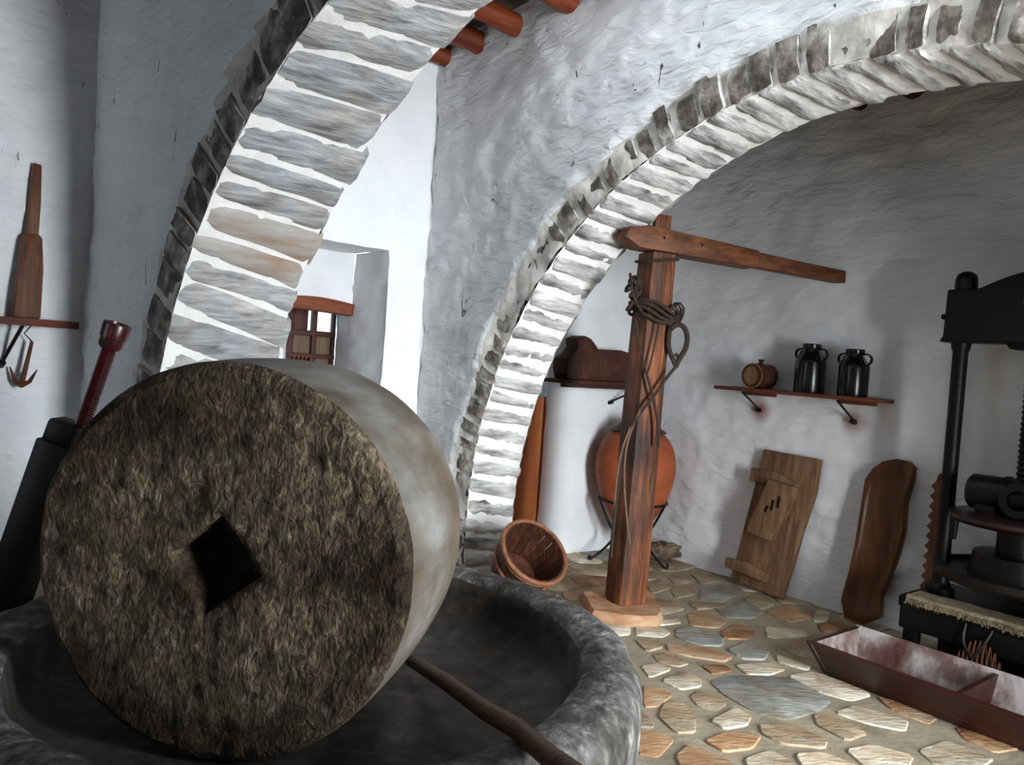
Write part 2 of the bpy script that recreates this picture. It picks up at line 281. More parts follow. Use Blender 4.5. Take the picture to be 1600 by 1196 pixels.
# ------------------------------------------------------------------ setting: arch walls
class Arch:
    def __init__(s, fc, bc, W, smin, smax, ztop, ring, stretch=1.0, a_end=None):
        s.fc, s.bc, s.W, s.smin, s.smax, s.ztop, s.ring, s.st = fc, bc, W, smin, smax, ztop, ring, stretch; s.a_end = a_end
    def cir(s, b): return [s.fc[i]*(1-b)+s.bc[i]*b for i in range(3)]
    def at(s, a, b, dr=0.0):
        """a: distance along the curve from the left foot (angle based), b: 0 front .. 1 back, dr: radial offset"""
        c, z0, R = s.cir(b); leg = s.fc[1]
        if a < leg: return (c-R-dr, z0*a/leg)
        th = (a-leg)/s.fc[2]
        if th <= math.pi:
            x = -math.cos(th); k = 1+(s.st-1)*x if x > 0 else 1.0
            return (c+(R+dr)*x*k, z0+(R+dr)*math.sin(th))
        return (c+(R+dr)*s.st, z0*(1-min((a-leg-math.pi*s.fc[2])/leg, 1)))
    def length(s): return s.a_end or 2*s.fc[1]+math.pi*s.fc[2]
    def outer(s, a, b):
        c, z0, R = s.cir(b); p = s.at(a, b)
        d = (p[0]-c, p[1]-z0); 
        if a < s.fc[1]: return (s.smin, p[1])
        if a > s.fc[1]+math.pi*s.fc[2]: return (s.smax, p[1])
        l = math.hypot(*d); d = (d[0]/l, d[1]/l); ts = []
        if d[0] < -1e-6: ts.append((s.smin-c)/d[0])
        if d[0] > 1e-6: ts.append((s.smax-c)/d[0])
        if d[1] > 1e-6: ts.append((s.ztop-z0)/d[1])
        k = min(ts); return (c+d[0]*k, z0+d[1]*k)
    def wall(s, name, amp, off, loc, rz, label, nk=260, nv=46):
        mb = MB(); Ltot = s.length()
        for face in (0, 1):
            vs = []; fs = []; rl = []
            for i in range(nk+1):
                a = Ltot*i/nk; p = s.at(a, face); q = s.outer(a, face); l = math.hypot(q[0]-p[0], q[1]-p[1])
                for j in range(nv+1):
                    v = (j/nv)**1.15; x = p[0]+(q[0]-p[0])*v; z = p[1]+(q[1]-p[1])*v; rho = l*v
                    y = s.W*face; sg = -1 if face == 0 else 1
                    lip = s.ring*(1+.18*nz((x, face*5, z), 4, off))
                    h = plaster((x, y, z), amp, off) - .018*max(0, 1-max(0, rho-lip*.6)/(lip*.4)) + .02*math.exp(-((rho-lip*1.25)/.07)**2)
                    vs.append((x, y+sg*h, z)); rl.append(rho/lip)
            for i in range(nk):
                for j in range(nv):
                    k = i*(nv+1)+j; fs.append((k, k+1, k+nv+2, k+nv+1))
            mb.add(vs, fs); mb.mi[-len(fs):] = [2 if rl[f[0]] < .9 else 0 for f in fs]
        vs = []; fs = []; nw = 14
        for i in range(nk+1):
            a = Ltot*i/nk
            for j in range(nw+1):
                b = j/nw; p = s.at(a, b, .012*nz((a, b, 0), 9, off)); vs.append((p[0], .018+(s.W-.036)*b, p[1]))
        for i in range(nk):
            for j in range(nw): k = i*(nw+1)+j; fs.append((k, k+1, k+nw+2, k+nw+1))
        mb.add(vs, fs, 1)
        o = mb.build(name, [M['plaster'], M['mortar'], M['ring_mortar']], smooth=60)
        return struct(o, loc, rz, label)
    def stones(s, parent, pitch, joint, a_to, mats, off, proud=.014, a_from=.02, shear=0.0, rag=.02):
        a = a_from; k = 0; depth = s.ring
        while a < a_to:
            wdt = pitch*random.uniform(.80, 1.24); g = joint*random.uniform(.7, 1.35)
            a0, a1 = a+g*.5, a+wdt-g*.5; sk0, sk1 = random.uniform(-.014, .014), random.uniform(-.014, .014)
            na, nb, nr = 4, 10, 3; fr, bk = random.uniform(-.004, .012), random.uniform(-.004, rag); dp = depth*random.uniform(.8, 1.08); pr = proud*random.uniform(.5, 1.5)
            def P(ia, ib, ir):
                fa, fb, fr_ = ia/na, ib/nb, ir/nr
                al = a0+sk0*(fb-.5)*2+.010*nz((k*3.1, fb*2.4, 0), 1, off); ah = a1+sk1*(fb-.5)*2+.010*nz((k*3.1+9, fb*2.4, 1), 1, off)
                aa = al+(ah-al)*fa
                ea = min(fa, 1-fa)*2; eb = min(fb, 1-fb)*2
                rnd = .014*(1-min(1, ea*2.2))**2 + .012*(1-min(1, eb*5))**2
                dr = -pr+rnd+.009*nz((k*1.7, fa*2, fb*6), 1, off)
                if ir: dr = dr+(dp-dr)*fr_
                y = -fr+(s.W+fr+bk)*fb
                if ir == 0: y += (.02 if ib == 0 else (-.02 if ib == nb else 0))
                y += .012*nz((k*2.3, fa*3, ir*1.3), 1, off)*(1 if ib in (0, nb) else 0)
                p = s.at(max(.01, aa-shear*fb), fb, dr); return (p[0], y, p[1])
            mb = MB(); vs = []; ix = {}
            def gi(*q):
                if q not in ix: ix[q] = len(vs); vs.append(P(*q))
                return ix[q]
            f0 = []; f1 = []
            for ia in range(na):
                for ib in range(nb): f0.append((gi(ia, ib, 0), gi(ia+1, ib, 0), gi(ia+1, ib+1, 0), gi(ia, ib+1, 0)))
                for ir in range(nr):
                    f1.append((gi(ia, 0, ir), gi(ia+1, 0, ir), gi(ia+1, 0, ir+1), gi(ia, 0, ir+1)))
                    f1.append((gi(ia, nb, ir), gi(ia+1, nb, ir), gi(ia+1, nb, ir+1), gi(ia, nb, ir+1)))
            for ib in range(nb):
                for ir in range(nr):
                    f0.append((gi(0, ib, ir), gi(0, ib+1, ir), gi(0, ib+1, ir+1), gi(0, ib, ir+1)))
                    f0.append((gi(na, ib, ir), gi(na, ib+1, ir), gi(na, ib+1, ir+1), gi(na, ib, ir+1)))
            mb.add(vs, f0, 0); b = len(mb.v)-len(vs)
            mb.f += f1; mb.mi += [1]*len(f1)
            m0 = random.choices(mats[0], mats[2])[0]
            mb.build('arch_stone', [m0, mats[1]], parent, smooth=50)
            a += wdt; k += 1
A2 = Arch((2.514, .367, 2.49), (2.575, .29, 2.525), .42, -.684, 5.52, 3.80, .19)
A1 = Arch((2.494, .528, 2.553), (2.805, .328, 3.01), .75, -1.30, 7.2, 3.80, .27, stretch=3.2, a_end=.528+2.553*2.0)
wall2 = A2.wall('wall_middle', .036, 3.0, P2, TH2, 'rough whitewashed wall with the wide stone arch')
A2.stones(wall2, .128, .040, .367+2.49*2.35, ([M['slate_white']], M['slate_end'], [1]), 1.0)
wall1 = A1.wall('wall_front', .024, 11.0, P1, TH1, 'shadowed whitewashed wall with the near stone arch', nk=230, nv=30)
A1.stones(wall1, .176, .026, .528+2.553*1.55, ([M['slate'], M['slate_tan']], M['slate_end'], [8, 1]), 2.0, a_from=.2, shear=.17, rag=.06)

# ---- walls of the room behind the wide arch
TW = 1.77
rs1, rs2 = on_t(1188, 640, TW), on_t(1336, 658, TW)
M['plaster_shelf'] = pmat('whitewash_with_rust', wl, ns=2.5, rough=.9, bump=.6, bs=7, bscale=(1.0, 1.0, 2.6), bdist=.03, spec=.2, dist=.6,
    spots=[(tuple(rs1), .13, rust), (tuple(rs2), .13, rust), (tuple(on_t(1195, 560, TW)), .01, rust)])
mb = MB(); mb.patch((-.6, TW, -.02), (6.2, TW, -.02), (6.2, TW, 3.45), (-.6, TW, 3.45), 200, 100, .026, Vector((0, -1, 0)), 31)
struct(mb.build('wall_far', M['plaster_shelf'], smooth=60), P2, TH2, 'rough whitewashed wall behind the shelf of milk cans')
mb = MB(); S3 = -.05; tL = .95
def pier(p, a, b):
    return p
NS = 40; prof = [(S3-.62, tL-.02)]+[(S3-.09-.09*math.cos(math.pi/2*k/6)+.09, tL+.09-.09*math.sin(math.pi/2*k/6)) for k in range(0)]
prof = [(S3-.26, tL+.5), (S3-.26, tL+.1), (S3-.255, tL+.01), (S3-.2, tL), (S3-.12, tL+.005), (S3-.06, tL+.03), (S3-.02, tL+.075), (S3, tL+.14)]
prof += [(S3, tL+.14+(TW+.05-tL-.14)*k/22) for k in range(1, 23)]
vs = []; fs = []
for j in range(NS+1):
    for (a, b) in prof:
        z = -.02+3.45*j/NS; h = plaster((a, b, z), .02, 51); vs.append((a+h, b-h*.3, z))
n_ = len(prof)
for j in range(NS):
    for i in range(n_-1): k = j*n_+i; fs.append((k, k+1, k+n_+1, k+n_))
mb.add(vs, fs); struct(mb.build('wall_corner', M['plaster_fine'], smooth=60), P2, TH2, 'bright rounded white wall end behind the clay jar')
mb = MB(); mb.patch((S3-.5, .2, -.02), (S3-.5, tL+.5, -.02), (S3-.5, tL+.5, 3.45), (S3-.5, .2, 3.45), 12, 40, .015, Vector((1, 0, 0)), 7)
struct(mb.build('wall_recess', M['plaster_fine'], smooth=60), P2, TH2)

# ---- bright end wall with the window niche
SB = -.684
nR = on_s(604, 480, SB).y; nTop = on_s(550, 381, SB).z; SN = SB-.52
wL, wR, wT = on_s(444, 520, SN).y, on_s(553, 500, SN).y, on_s(500, 476, SN).z
SWn = SN-.30; gL, gR = on_s(448, 540, SWn).y, on_s(523, 540, SWn).y
gT = on_s(500, 480, SWn).z; gB = .75; nL = nR-1.2; tMin = -1.75
mb = MB(); X = Vector((1, 0, 0))
mb.patch((SB, nR, -.02), (SB, .05, -.02), (SB, .05, 3.8), (SB, nR, 3.8), 14, 80, .014, X, 61)
mb.patch((SB, tMin, nTop), (SB, nR, nTop), (SB, nR, 3.8), (SB, tMin, 3.8), 40, 36, .014, X, 61)
mb.patch((SB, tMin, -.02), (SB, nL, -.02), (SB, nL, nTop), (SB, tMin, nTop), 14, 50, .014, X, 61)
mb.patch((SN, nR-.02, -.02), (SB, nR, -.02), (SB, nR, nTop), (SN, nR-.02, nTop), 12, 70, .018, Vector((0, -1, 0)), 63)
mb.patch((SN, nL, nTop), (SN, nR-.02, nTop), (SB, nR, nTop), (SB, nL, nTop), 30, 8, .01, Vector((0, 0, -1)), 64)
mb.patch((SN, nL, -.02), (SB, nL, -.02), (SB, nL, nTop), (SN, nL, nTop), 8, 30, .01, Vector((0, 1, 0)), 64)
mb.patch((SN, nL, wT), (SN, nR-.02, wT), (SN, nR-.02, nTop), (SN, nL, nTop), 30, 12, .012, X, 65)
mb.patch((SN, wR, gB), (SN, nR-.02, gB), (SN, nR-.02, wT), (SN, wR, wT), 8, 30, .012, X, 65)
mb.patch((SN, nL, -.02), (SN, nR-.02, -.02), (SN, nR-.02, gB), (SN, nL, gB), 30, 16, .012, X, 65)
mb.patch((SN, nL, gB), (SN, wL, gB), (SN, wL, wT), (SN, nL, wT), 6, 20, .012, X, 65)
mb.patch((SWn, gR, gB), (SN, wR, gB), (SN, wR, wT), (SWn, gR, gT), 10, 40, .016, Vector((0, -1, 0)), 66)
mb.patch((SWn, gL, gB), (SN, wL, gB), (SN, wL, wT), (SWn, gL, gT), 10, 30, .008, Vector((0, 1, 0)), 66)
mb.patch((SWn, gL, gT), (SWn, gR, gT), (SN, wR, wT), (SN, wL, wT), 12, 8, .006, Vector((0, 0, -1)), 66)
mb.patch((SWn, gL, gB), (SWn, gR, gB), (SN, wR, gB), (SN, wL, gB), 12, 8, .006, Vector((0, 0, 1)), 66)
wallb = struct(mb.build('wall_back', M['plaster_fine'], smooth=50), P2, TH2, 'brightly lit white end wall with a window niche')
# lintel: a curved wooden board over the window
mb = MB(); ln = []
for k in range(13):
    f = k/12; y = wL-.03+(wR+.02-wL+.03)*f; ln.append((y, wT+.02+.035*math.sin(math.pi*min(1, .15+f*.85))))
low = [(y, z-.085-.02*math.sin(math.pi*i/12)) for i, (y, z) in enumerate(ln)]
outl = ln+low[::-1]
mb.prism([(p[0], p[1]) for p in outl], .16, M=Matrix(((0, -1, 0, SN+.035), (1, 0, 0, 0), (0, 0, 1, 0), (0, 0, 0, 1))), bev=.008)
o = mb.build('lintel', M['lintel'], wallb, smooth=40); o['label'] = 'curved orange wooden lintel over the small window'
# window: frame, bars, panes; the upper panes look out on the bright sky
win = thing('window_1', 'small dark wooden window with bright upper panes', 'window', P2, TH2); del win['category']; win['kind'] = 'structure'
fx = SWn-.02; H_ = gT-gB
def bar(nm, y0, y1, z0, z1, d=.05, mat='frame', x=None):
    b = MB(); b.box((fx if x is None else x, (y0+y1)/2, (z0+z1)/2), (d, abs(y1-y0), abs(z1-z0)), .005); return b.build(nm, M[mat], win)
ym = on_s(493, 520, SWn).y; zb = on_s(510, 521, SWn).z; zc_ = on_s(510, 558, SWn).z; pt = on_s(510, 486, SWn).z
bar('frame', gL, gL+.05, gB, gT); bar('frame', gR-.03, gR, gB, gT); bar('frame', gL, gR, pt, gT); bar('frame', gL, gR, gB, gB+.06)
bar('mullion', ym-.03, ym+.01, gB, gT, .055)
bar('transom', gL, gR, zb-.03, zb+.012, .06); bar('transom', gL, gR, zc_-.018, zc_+.018, .065); 
yq = on_s(481, 520, SWn).y
bar('shutter', gL+.05, yq, zb, pt, .03)
for (y0, y1) in ((yq, ym-.03), (ym+.01, gR-.03)):
    bar('pane', y0, y1, zb, pt, .006, 'glass')
bar('panel', ym+.01, gR-.03, zc_, zb-.03, .012, 'panel', fx-.01); bar('panel', ym+.01, gR-.03, gB+.06, zc_, .012, 'panel', fx-.01)
bar('panel', gL+.05, ym-.03, zc_, zb-.03, .012, 'panel', fx-.012); bar('panel', gL+.05, ym-.03, gB+.06, zc_, .012, 'frame', fx-.012)
for k in range(5):
    y = gL+.06+(ym-.04-gL-.06)*k/4; b = MB(); b.tube([(fx+.04, y, gB+.05), (fx+.04, y, zc_)], .007, 6); b.build('bar', M['log'], win)

# ---- left wall
PC = P1 - E1*1.163
mb = MB(); PK = PC+T1*.1
mb.patch(PK+Vector((0, 0, -.02)), PC-T1*1.0+Vector((0, 0, -.02)), PC-T1*1.0+Vector((0, 0, 3.8)), PK+Vector((0, 0, 3.8)), 60, 60, .022, E1, 71)
struct(mb.build('wall_left', M['plaster'], smooth=60), label='white side wall with the small shelf')
mb = MB(); mb.patch(PC-T1*1.0, PC-T1*6.8, PC-T1*6.8+Vector((0, 0, 3.8)), PC-T1*1.0+Vector((0, 0, 3.8)), 60, 40, .03, E1, 73)
struct(mb.build('wall_left', M['dark_unseen_wall'], smooth=60))  # unseen rest of the side wall, darkened against bounce
# ---- walls that close the place outside the frame, made dark to cut bounce, with the daylight openings
def slabwall(name, pieces):
    b = MB()
    for (x0, x1, y0, y1, z0, z1) in pieces: b.box(((x0+x1)/2, (y0+y1)/2, (z0+z1)/2), (x1-x0, y1-y0, z1-z0))
    return struct(b.build(name, M['dark_unseen_wall'], smooth=0))
o = slabwall('wall_right', [(5.5, 5.8, .0, 2.1, 0, 3.8), (5.5, 5.8, -.87, .0, 2.5, 3.8), (5.5, 5.8, -6.5, -.87, 0, 3.8)]); o.location = P2; o.rotation_euler = (0, 0, TH2)
slabwall('wall_behind', [(-7.2, -3.1, -2.8, -2.5, 0, 3.8), (-2.1, 4.2, -2.8, -2.5, 0, 3.8), (-3.1, -2.1, -2.8, -2.5, 2.15, 3.8), (-3.1, -2.1, -2.8, -2.5, 0, 1.05)])

# ---- ceilings and their logs
mb = MB(); hx0, hx1, hy0, hy1 = 1.0, 3.4, -1.0, -.5  # ceiling left open for the added overhead fill lamp
for (x0, x1, y0, y1) in ((-3.5, hx0, -8, 2.2), (hx1, 9.0, -8, 2.2), (hx0, hx1, -8, hy0), (hx0, hx1, hy1, 2.2)): mb.box(((x0+x1)/2, (y0+y1)/2, 3.92), (x1-x0, y1-y0, .16))
ceil = struct(mb.build('ceiling', M['roofboard'], smooth=0), P2, TH2)
mb = MB(); mb.box((2.7, 1.1, 3.52), (7.2, 1.6, .14)); 
ceil2 = struct(mb.build('ceiling', M['roofboard'], smooth=0), P2, TH2)
mb = MB()
for k in range(23):
    x = -.66+.26*k
    if not .85 < x < 3.55: mb.box((x, -.6, 3.82), (.245, 1.4, .03), .004)
bo = mb.build('ceiling', M['roofboard'], smooth=0); struct(bo, P2, TH2)
def logpath(a, b, r, sd):
    a, b = Vector(a), Vector(b); n = 9; pts = [a+(b-a)*i/n + Vector((nz((i*.5, sd, 0)), 0, nz((i*.5, sd, 5))))*.02 for i in range(n+1)]
    return pts, [r*(1+.08*nz((i*.6, sd, 9))) for i in range(n+1)]
for k, s_ in enumerate([-.6, -.2, .26, .76]):
    p, r = logpath((s_, .05, 3.70-.006*k), (s_, -1.1+.12*s_*0, 3.73), .075, k*3.3); b = MB(); b.tube(p, r, 14); lo = b.build('roof_log', M['log'], bo)
for k, s_ in enumerate([.2, .6, .95, 1.3, 1.66, 2.02, 2.4, 2.8, 3.2]):
    p, r = logpath((s_, .4, 3.37), (s_, 1.8, 3.36), .068, k*2.1+40); b = MB(); b.tube(p, r, 12); b.build('roof_log', M['log_dark'], ceil2)

# ---- floor of irregular flagstones in mortar
mb = MB(); mb.patch((-7.2, -2.8, 0), (4.4, -2.8, 0), (4.4, 8, 0), (-7.2, 8, 0), 60, 60)
floor = struct(mb.build('floor', M['floor_mortar'], smooth=60), label='floor of irregular pale flagstones set in mortar')
KC = 2.2222
hand = [
 ('g', [(510,455),(560,435),(690,432),(800,440),(880,480),(935,520),(880,560),(780,585),(700,568),(640,545),(560,500)]),
 ('w', [(510,590),(600,545),(655,575),(640,605),(560,618)]), ('t', [(440,505),(470,485),(540,495),(570,530),(540,552),(470,540)]),
 ('t', [(330,575),(350,530),(420,530),(460,580),(460,630),(390,630)]), ('w', [(340,450),(420,415),(480,440),(480,470),(410,482)]),
 ('o', [(280,470),(340,478),(380,500),(330,540),(280,540)]), ('o', [(360,325),(450,330),(590,370),(560,385),(430,365),(360,345)]),
 ('g', [(390,275),(450,260),(560,300),(555,330),(480,328),(390,300)]), ('g', [(570,345),(640,315),(720,345),(700,378),(620,375)]),
 ('w', [(595,395),(720,388),(775,410),(720,430),(640,430)]), ('o', [(430,220),(500,215),(570,245),(540,268),(440,258)]),
 ('g', [(520,195),(640,172),(700,210),(660,235),(560,230)]), ('b', [(545,285),(600,250),(670,280),(640,308),(560,305)]),
 ('w', [(700,265),(780,270),(840,280),(860,300),(710,303)]), ('w', [(775,432),(870,420),(975,458),(1075,500),(1000,520),(890,490)]),
 ('w', [(740,362),(860,402),(850,416),(745,385)]), ('w', [(940,560),(1010,535),(1200,590),(1190,625),(1060,600)]),
 ('o', [(1090,505),(1200,540),(1300,580),(1270,600),(1130,545)]), ('t', [(680,600),(820,610),(920,660),(910,685),(760,670),(690,635)]),
 ('o', [(490,660),(560,630),(690,640),(660,685),(560,698)]), ('o', [(260,625),(350,630),(388,655),(330,715),(260,700)]),
 ('o', [(390,710),(440,670),(600,740),(560,790),(420,780)]), ('w', [(630,720),(720,690),(810,740),(760,790),(650,780)]),
 ('w', [(805,705),(900,700),(1030,747),(960,790),(850,780)]), ('w', [(980,690),(1070,670),(1220,710),(1190,770),(1060,760)]),
 ('w', [(1230,690),(1330,660),(1500,720),(1440,760),(1290,740)]), ('o', [(1360,610),(1440,618),(1590,685),(1500,700),(1390,650)]),
 ('t', [(870,568),(930,570),(1060,632),(990,660),(880,605)]), ('b', [(480,400),(560,395),(590,415),(520,428)]),
 ('t', [(310,360),(370,350),(440,390),(400,402),(330,385)]), ('w', [(270,400),(330,390),(380,410),(300,440)]),
 ('t', [(250,310),(330,310),(350,335),(290,350)]), ('w', [(300,245),(400,235),(410,250),(340,258)]),
 ('o', [(700,215),(800,190),(870,232),(790,248)]), ('w', [(880,205),(930,213),(920,250),(865,245)]),
 ('g', [(480,130),(560,115),(610,150),(540,185),(470,165)]), ('t', [(370,130),(450,120),(465,150),(390,165)]),
 ('t', [(625,170),(690,150),(740,185),(690,205)]), ('t', [(290,120),(350,100),(385,125),(310,150)]),
 ('t', [(360,88),(430,82),(455,108),(390,118)]), ('t', [(440,78),(500,75),(550,105),(480,115)]),
 ('t', [(560,195),(580,185),(500,180),(440,190),(470,205)]), ('b', [(880,255),(960,245),(990,270),(900,285)])]
FM = {'g': 'flag_grey', 'w': 'flag_white', 'o': 'flag_orange', 't': 'flag_tan', 'b': 'flag_brown'}
def chaikin(p):
    o = []
    for i in range(len(p)):
        a, b = p[i], p[(i+1) % len(p)]; o += [a*.88+b*.12, a*.12+b*.88]
    return o
def flagstone(poly, kind, top):
    poly = chaikin([Vector((p.x, p.y, 0)) for p in poly]); c = sum(poly, Vector())/len(poly); n = len(poly)
    tx, ty = random.uniform(-.012, .012), random.uniform(-.012, .012)
    rings = [(1.0, -.01), (1.0, top*.55), (.975, top)]; vs = []
    for (k, z) in rings:
        for p in poly:
            q = (p-c)*k; vs.append((q.x, q.y, z+(q.x*tx+q.y*ty if z > 0 else 0)+(.004*nz((p.x, p.y, 0), 6) if z == top else 0)))
    vs.append((0, 0, top+.002)); fs = []
    for r in range(2):
        for i in range(n): fs.append((r*n+i, r*n+(i+1) % n, (r+1)*n+(i+1) % n, (r+1)*n+i))
    for i in range(n): fs.append((2*n+i, 2*n+(i+1) % n, 3*n))
    b = MB(); b.add(vs, fs); o = b.build('flagstone', M[FM[kind]], floor, smooth=35); o.location = (c.x, c.y, 0); return o
handpoly = []
for kd, pl in hand:
    pp = [onz(880+x/KC, 860+y/KC, .01) for (x, y) in pl]
    if sum((pp[i].x*pp[(i+1) % len(pp)].y-pp[(i+1) % len(pp)].x*pp[i].y) for i in range(len(pp))) < 0: pp = pp[::-1]
    handpoly.append(pp); flagstone(pp, kd, random.uniform(.006, .011))
def inside(p, poly):
    r = False
    for i in range(len(poly)):
        a, b = poly[i], poly[i-1]
        if (a.y > p.y) != (b.y > p.y) and p.x < (b.x-a.x)*(p.y-a.y)/(b.y-a.y)+a.x: r = not r
    return r
guard = []
for pp in handpoly:
    n = len(pp)
    for i in range(n):
        a, b = pp[i], pp[(i+1) % n]; m = max(1, int((b-a).length/.07))
        guard += [a+(b-a)*(k/m) for k in range(m)]
free = []; tries = 0
BC = Vector((-.62, 2.66, 0))
def allowed(q):
    l = L2(q)
    if l.y > 1.72 or l.x < SB+.1 and l.y < .4 or l.x < -.3 or l.x > 5.2: return False
    if (q-BC).length < 1.25: return False
    if l.y < -1.1 or q.y < .9: return False
    return True
rg = random.Random(3)
while tries < 9000 and len(free) < 300:
    tries += 1; q = Vector((rg.uniform(-2.2, 3.8), rg.uniform(.5, 7), 0))
    if not allowed(q) or any((q.x-g.x)**2+(q.y-g.y)**2 < .0095 for g in guard) or any(inside(q, pp) for pp in handpoly) or any((q-f).length < .22 for f in free): continue
    free.append(q)
sites = guard+free
for q in free:
    R_ = .27; poly = [q+Vector((math.cos(a), math.sin(a), 0))*R_ for a in [2*math.pi*k/12 for k in range(12)]]
    for o_ in sites:
        d = o_-q; d.z = 0; l = d.length
        if l < 1e-6 or l > .6: continue
        lim = l*.5-(.014 if o_ in free else -l*.12); dn = d/l; out = []
        for i in range(len(poly)):
            a, b = poly[i], poly[(i+1) % len(poly)]; da, db = (a-q).dot(dn)-lim, (b-q).dot(dn)-lim
            if da <= 0: out.append(a)
            if (da <= 0) != (db <= 0): out.append(a+(b-a)*(da/(da-db)))
        poly = out
        if len(poly) < 3: break
    if len(poly) < 3: continue
    ar = .5*abs(sum(poly[i].x*poly[(i+1) % len(poly)].y-poly[(i+1) % len(poly)].x*poly[i].y for i in range(len(poly))))
    if ar < .004: continue
    flagstone(poly, rg.choices('gwotb', [2, 2, 2, 5, 1])[0], rg.uniform(.004, .009))
#=====OBJECTS=====

# ================================================================== things
def onY(u, v, Y): return onplane(u, v, (0, Y, 0), Vector((0, 1, 0)))
# ---- millstone: a thick disc with a square hole, standing on its edge in the basin
YF = 2.15; FC = onY(334, 884, YF); RM = 322/F*YF; TM = .64; AX = math.radians(9)
zfl = FC.z-RM
def millstone():
    mb = MB(); na, nr = 192, 26; hs = .098
    def sq(a):
        a2 = a+math.radians(8); c, s_ = math.cos(a2-math.pi/4), math.sin(a2-math.pi/4); k = hs/max(abs(c), abs(s_)); return k
    prof = []                       # (radius fraction 0..1 from hole to edge, y)
    vs = []; rows = 0
    def outr(a): return RM*(1+.010*nz((math.cos(a)*1.5, math.sin(a)*1.5, 0), 1, 4)+.004*nz((math.cos(a)*6, math.sin(a)*6, 0), 1, 8))
    def row(fr, y, rr=None, amp=.0, my=0):
        nonlocal rows
        for i in range(na):
            a = 2*math.pi*i/na; r0, r1 = sq(a), outr(a)
            r = r0+(r1-r0)*fr if rr is None else r1+rr
            x, z = r*math.cos(a), r*math.sin(a)
            d = amp*(fbm((x, y, z), 5, 2, 3)+.7*fbm((x, y, z), 22, 5, 3))
            vs.append((x, y-d*(1 if my == 0 else -1), z+RM))
        rows += 1
    for k in range(5): 
        y = TM-.03-(TM-.06)*k/4
        for i in range(na):
            a = 2*math.pi*i/na; r = sq(a); vs.append((r*math.cos(a), y, r*math.sin(a)+RM))
        rows += 1
    for j in range(nr+1): row(.02+.90*j/nr, 0.0+.004*(j == 0), amp=.011)
    h0 = rows-1
    for k in range(1, 7):
        t_ = math.pi/2*k/6; row(0, .05*(1-math.cos(t_)), rr=-.055*(1-math.sin(t_)), amp=.006)
    n0 = rows
    for k in range(1, 12): 
        f = k/12; row(0, .05+(TM-.1)*f, rr=.012*math.sin(math.pi*f), amp=.004)
    for k in range(0, 7):
        t_ = math.pi/2*k/6; row(0, TM-.05+.05*math.sin(t_), rr=-.05*(1-math.cos(t_)), amp=.004)
    n1 = rows
    for j in range(nr, -1, -3): row(.02+.90*j/nr, TM, amp=.006, my=1)
    for r in range(rows):
        q = (r+1) % rows; f = [(r*na+i, r*na+(i+1) % na, q*na+(i+1) % na, q*na+i) for i in range(na)]
        mi = 1 if n0-2 <= r < n1 else 0
        mb.f += f; mb.mi += [mi]*na
    mb.v = vs
    o = mb.build('millstone', [M['millface'], M['millrim']], smooth=70)
    o.location = (FC.x, FC.y, zfl); o.rotation_euler = (0, 0, -AX)
    return tag(o, 'huge round millstone with a square hole standing on edge in the stone basin', 'millstone')
millstone()
# ---- round crushing basin
def basin():
    mb = MB(); Ro, Ri, zt = 1.12, .93, .505
    prof = [(0, zfl-.012), (.3, zfl-.012), (.55, zfl-.012), (.7, zfl-.010), (.8, zfl-.004), (.86, zfl+.02), (.895, zfl+.07), (.912, zt-.07), (.925, zt-.025), (.955, zt-.003), (1.0, zt+.006), (1.05, zt+.004), (1.09, zt-.012), (1.118, zt-.05), (1.128, zt-.1), (1.125, .3), (1.12, .15), (1.13, 0)]
    mb.lathe(prof, 160)
    out = []
    for p in mb.v:
        q = Vector(p); r = math.hypot(q.x, q.y)
        if r > .8:
            d = .013*fbm(q, 3.2, 6, 3)+.006*fbm(q, 13, 2, 3); k = 1+d/r
            q = Vector((q.x*k, q.y*k, q.z+(.010*fbm(q, 6, 12, 3) if q.z > .05 else 0)))
        out.append(tuple(q))
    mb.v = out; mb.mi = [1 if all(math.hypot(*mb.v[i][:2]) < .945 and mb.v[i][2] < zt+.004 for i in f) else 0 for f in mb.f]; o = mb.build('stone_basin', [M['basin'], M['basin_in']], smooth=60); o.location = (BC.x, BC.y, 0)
    return tag(o, 'large round grey stone crushing basin with a raised rim beneath the millstone', 'basin')
basin()
# ---- pole lying in the basin
a, b, c = onz(640, 1030, zfl+.045), onz(760, 1112, .47), onz(862, 1186, .56)
d = c+(c-b)*1.6; pts = [a, a*.5+b*.5+Vector((0, 0, .005)), b, b*.5+c*.5+Vector((0, 0, .012)), c, d]
mb = MB(); mb.tube(pts, [.024, .026, .027, .027, .028, .029], 12)
tag(mb.build('wooden_pole', M['darkwood'], smooth=60), 'dark slightly bent pole lying across the rim of the stone basin', 'pole')

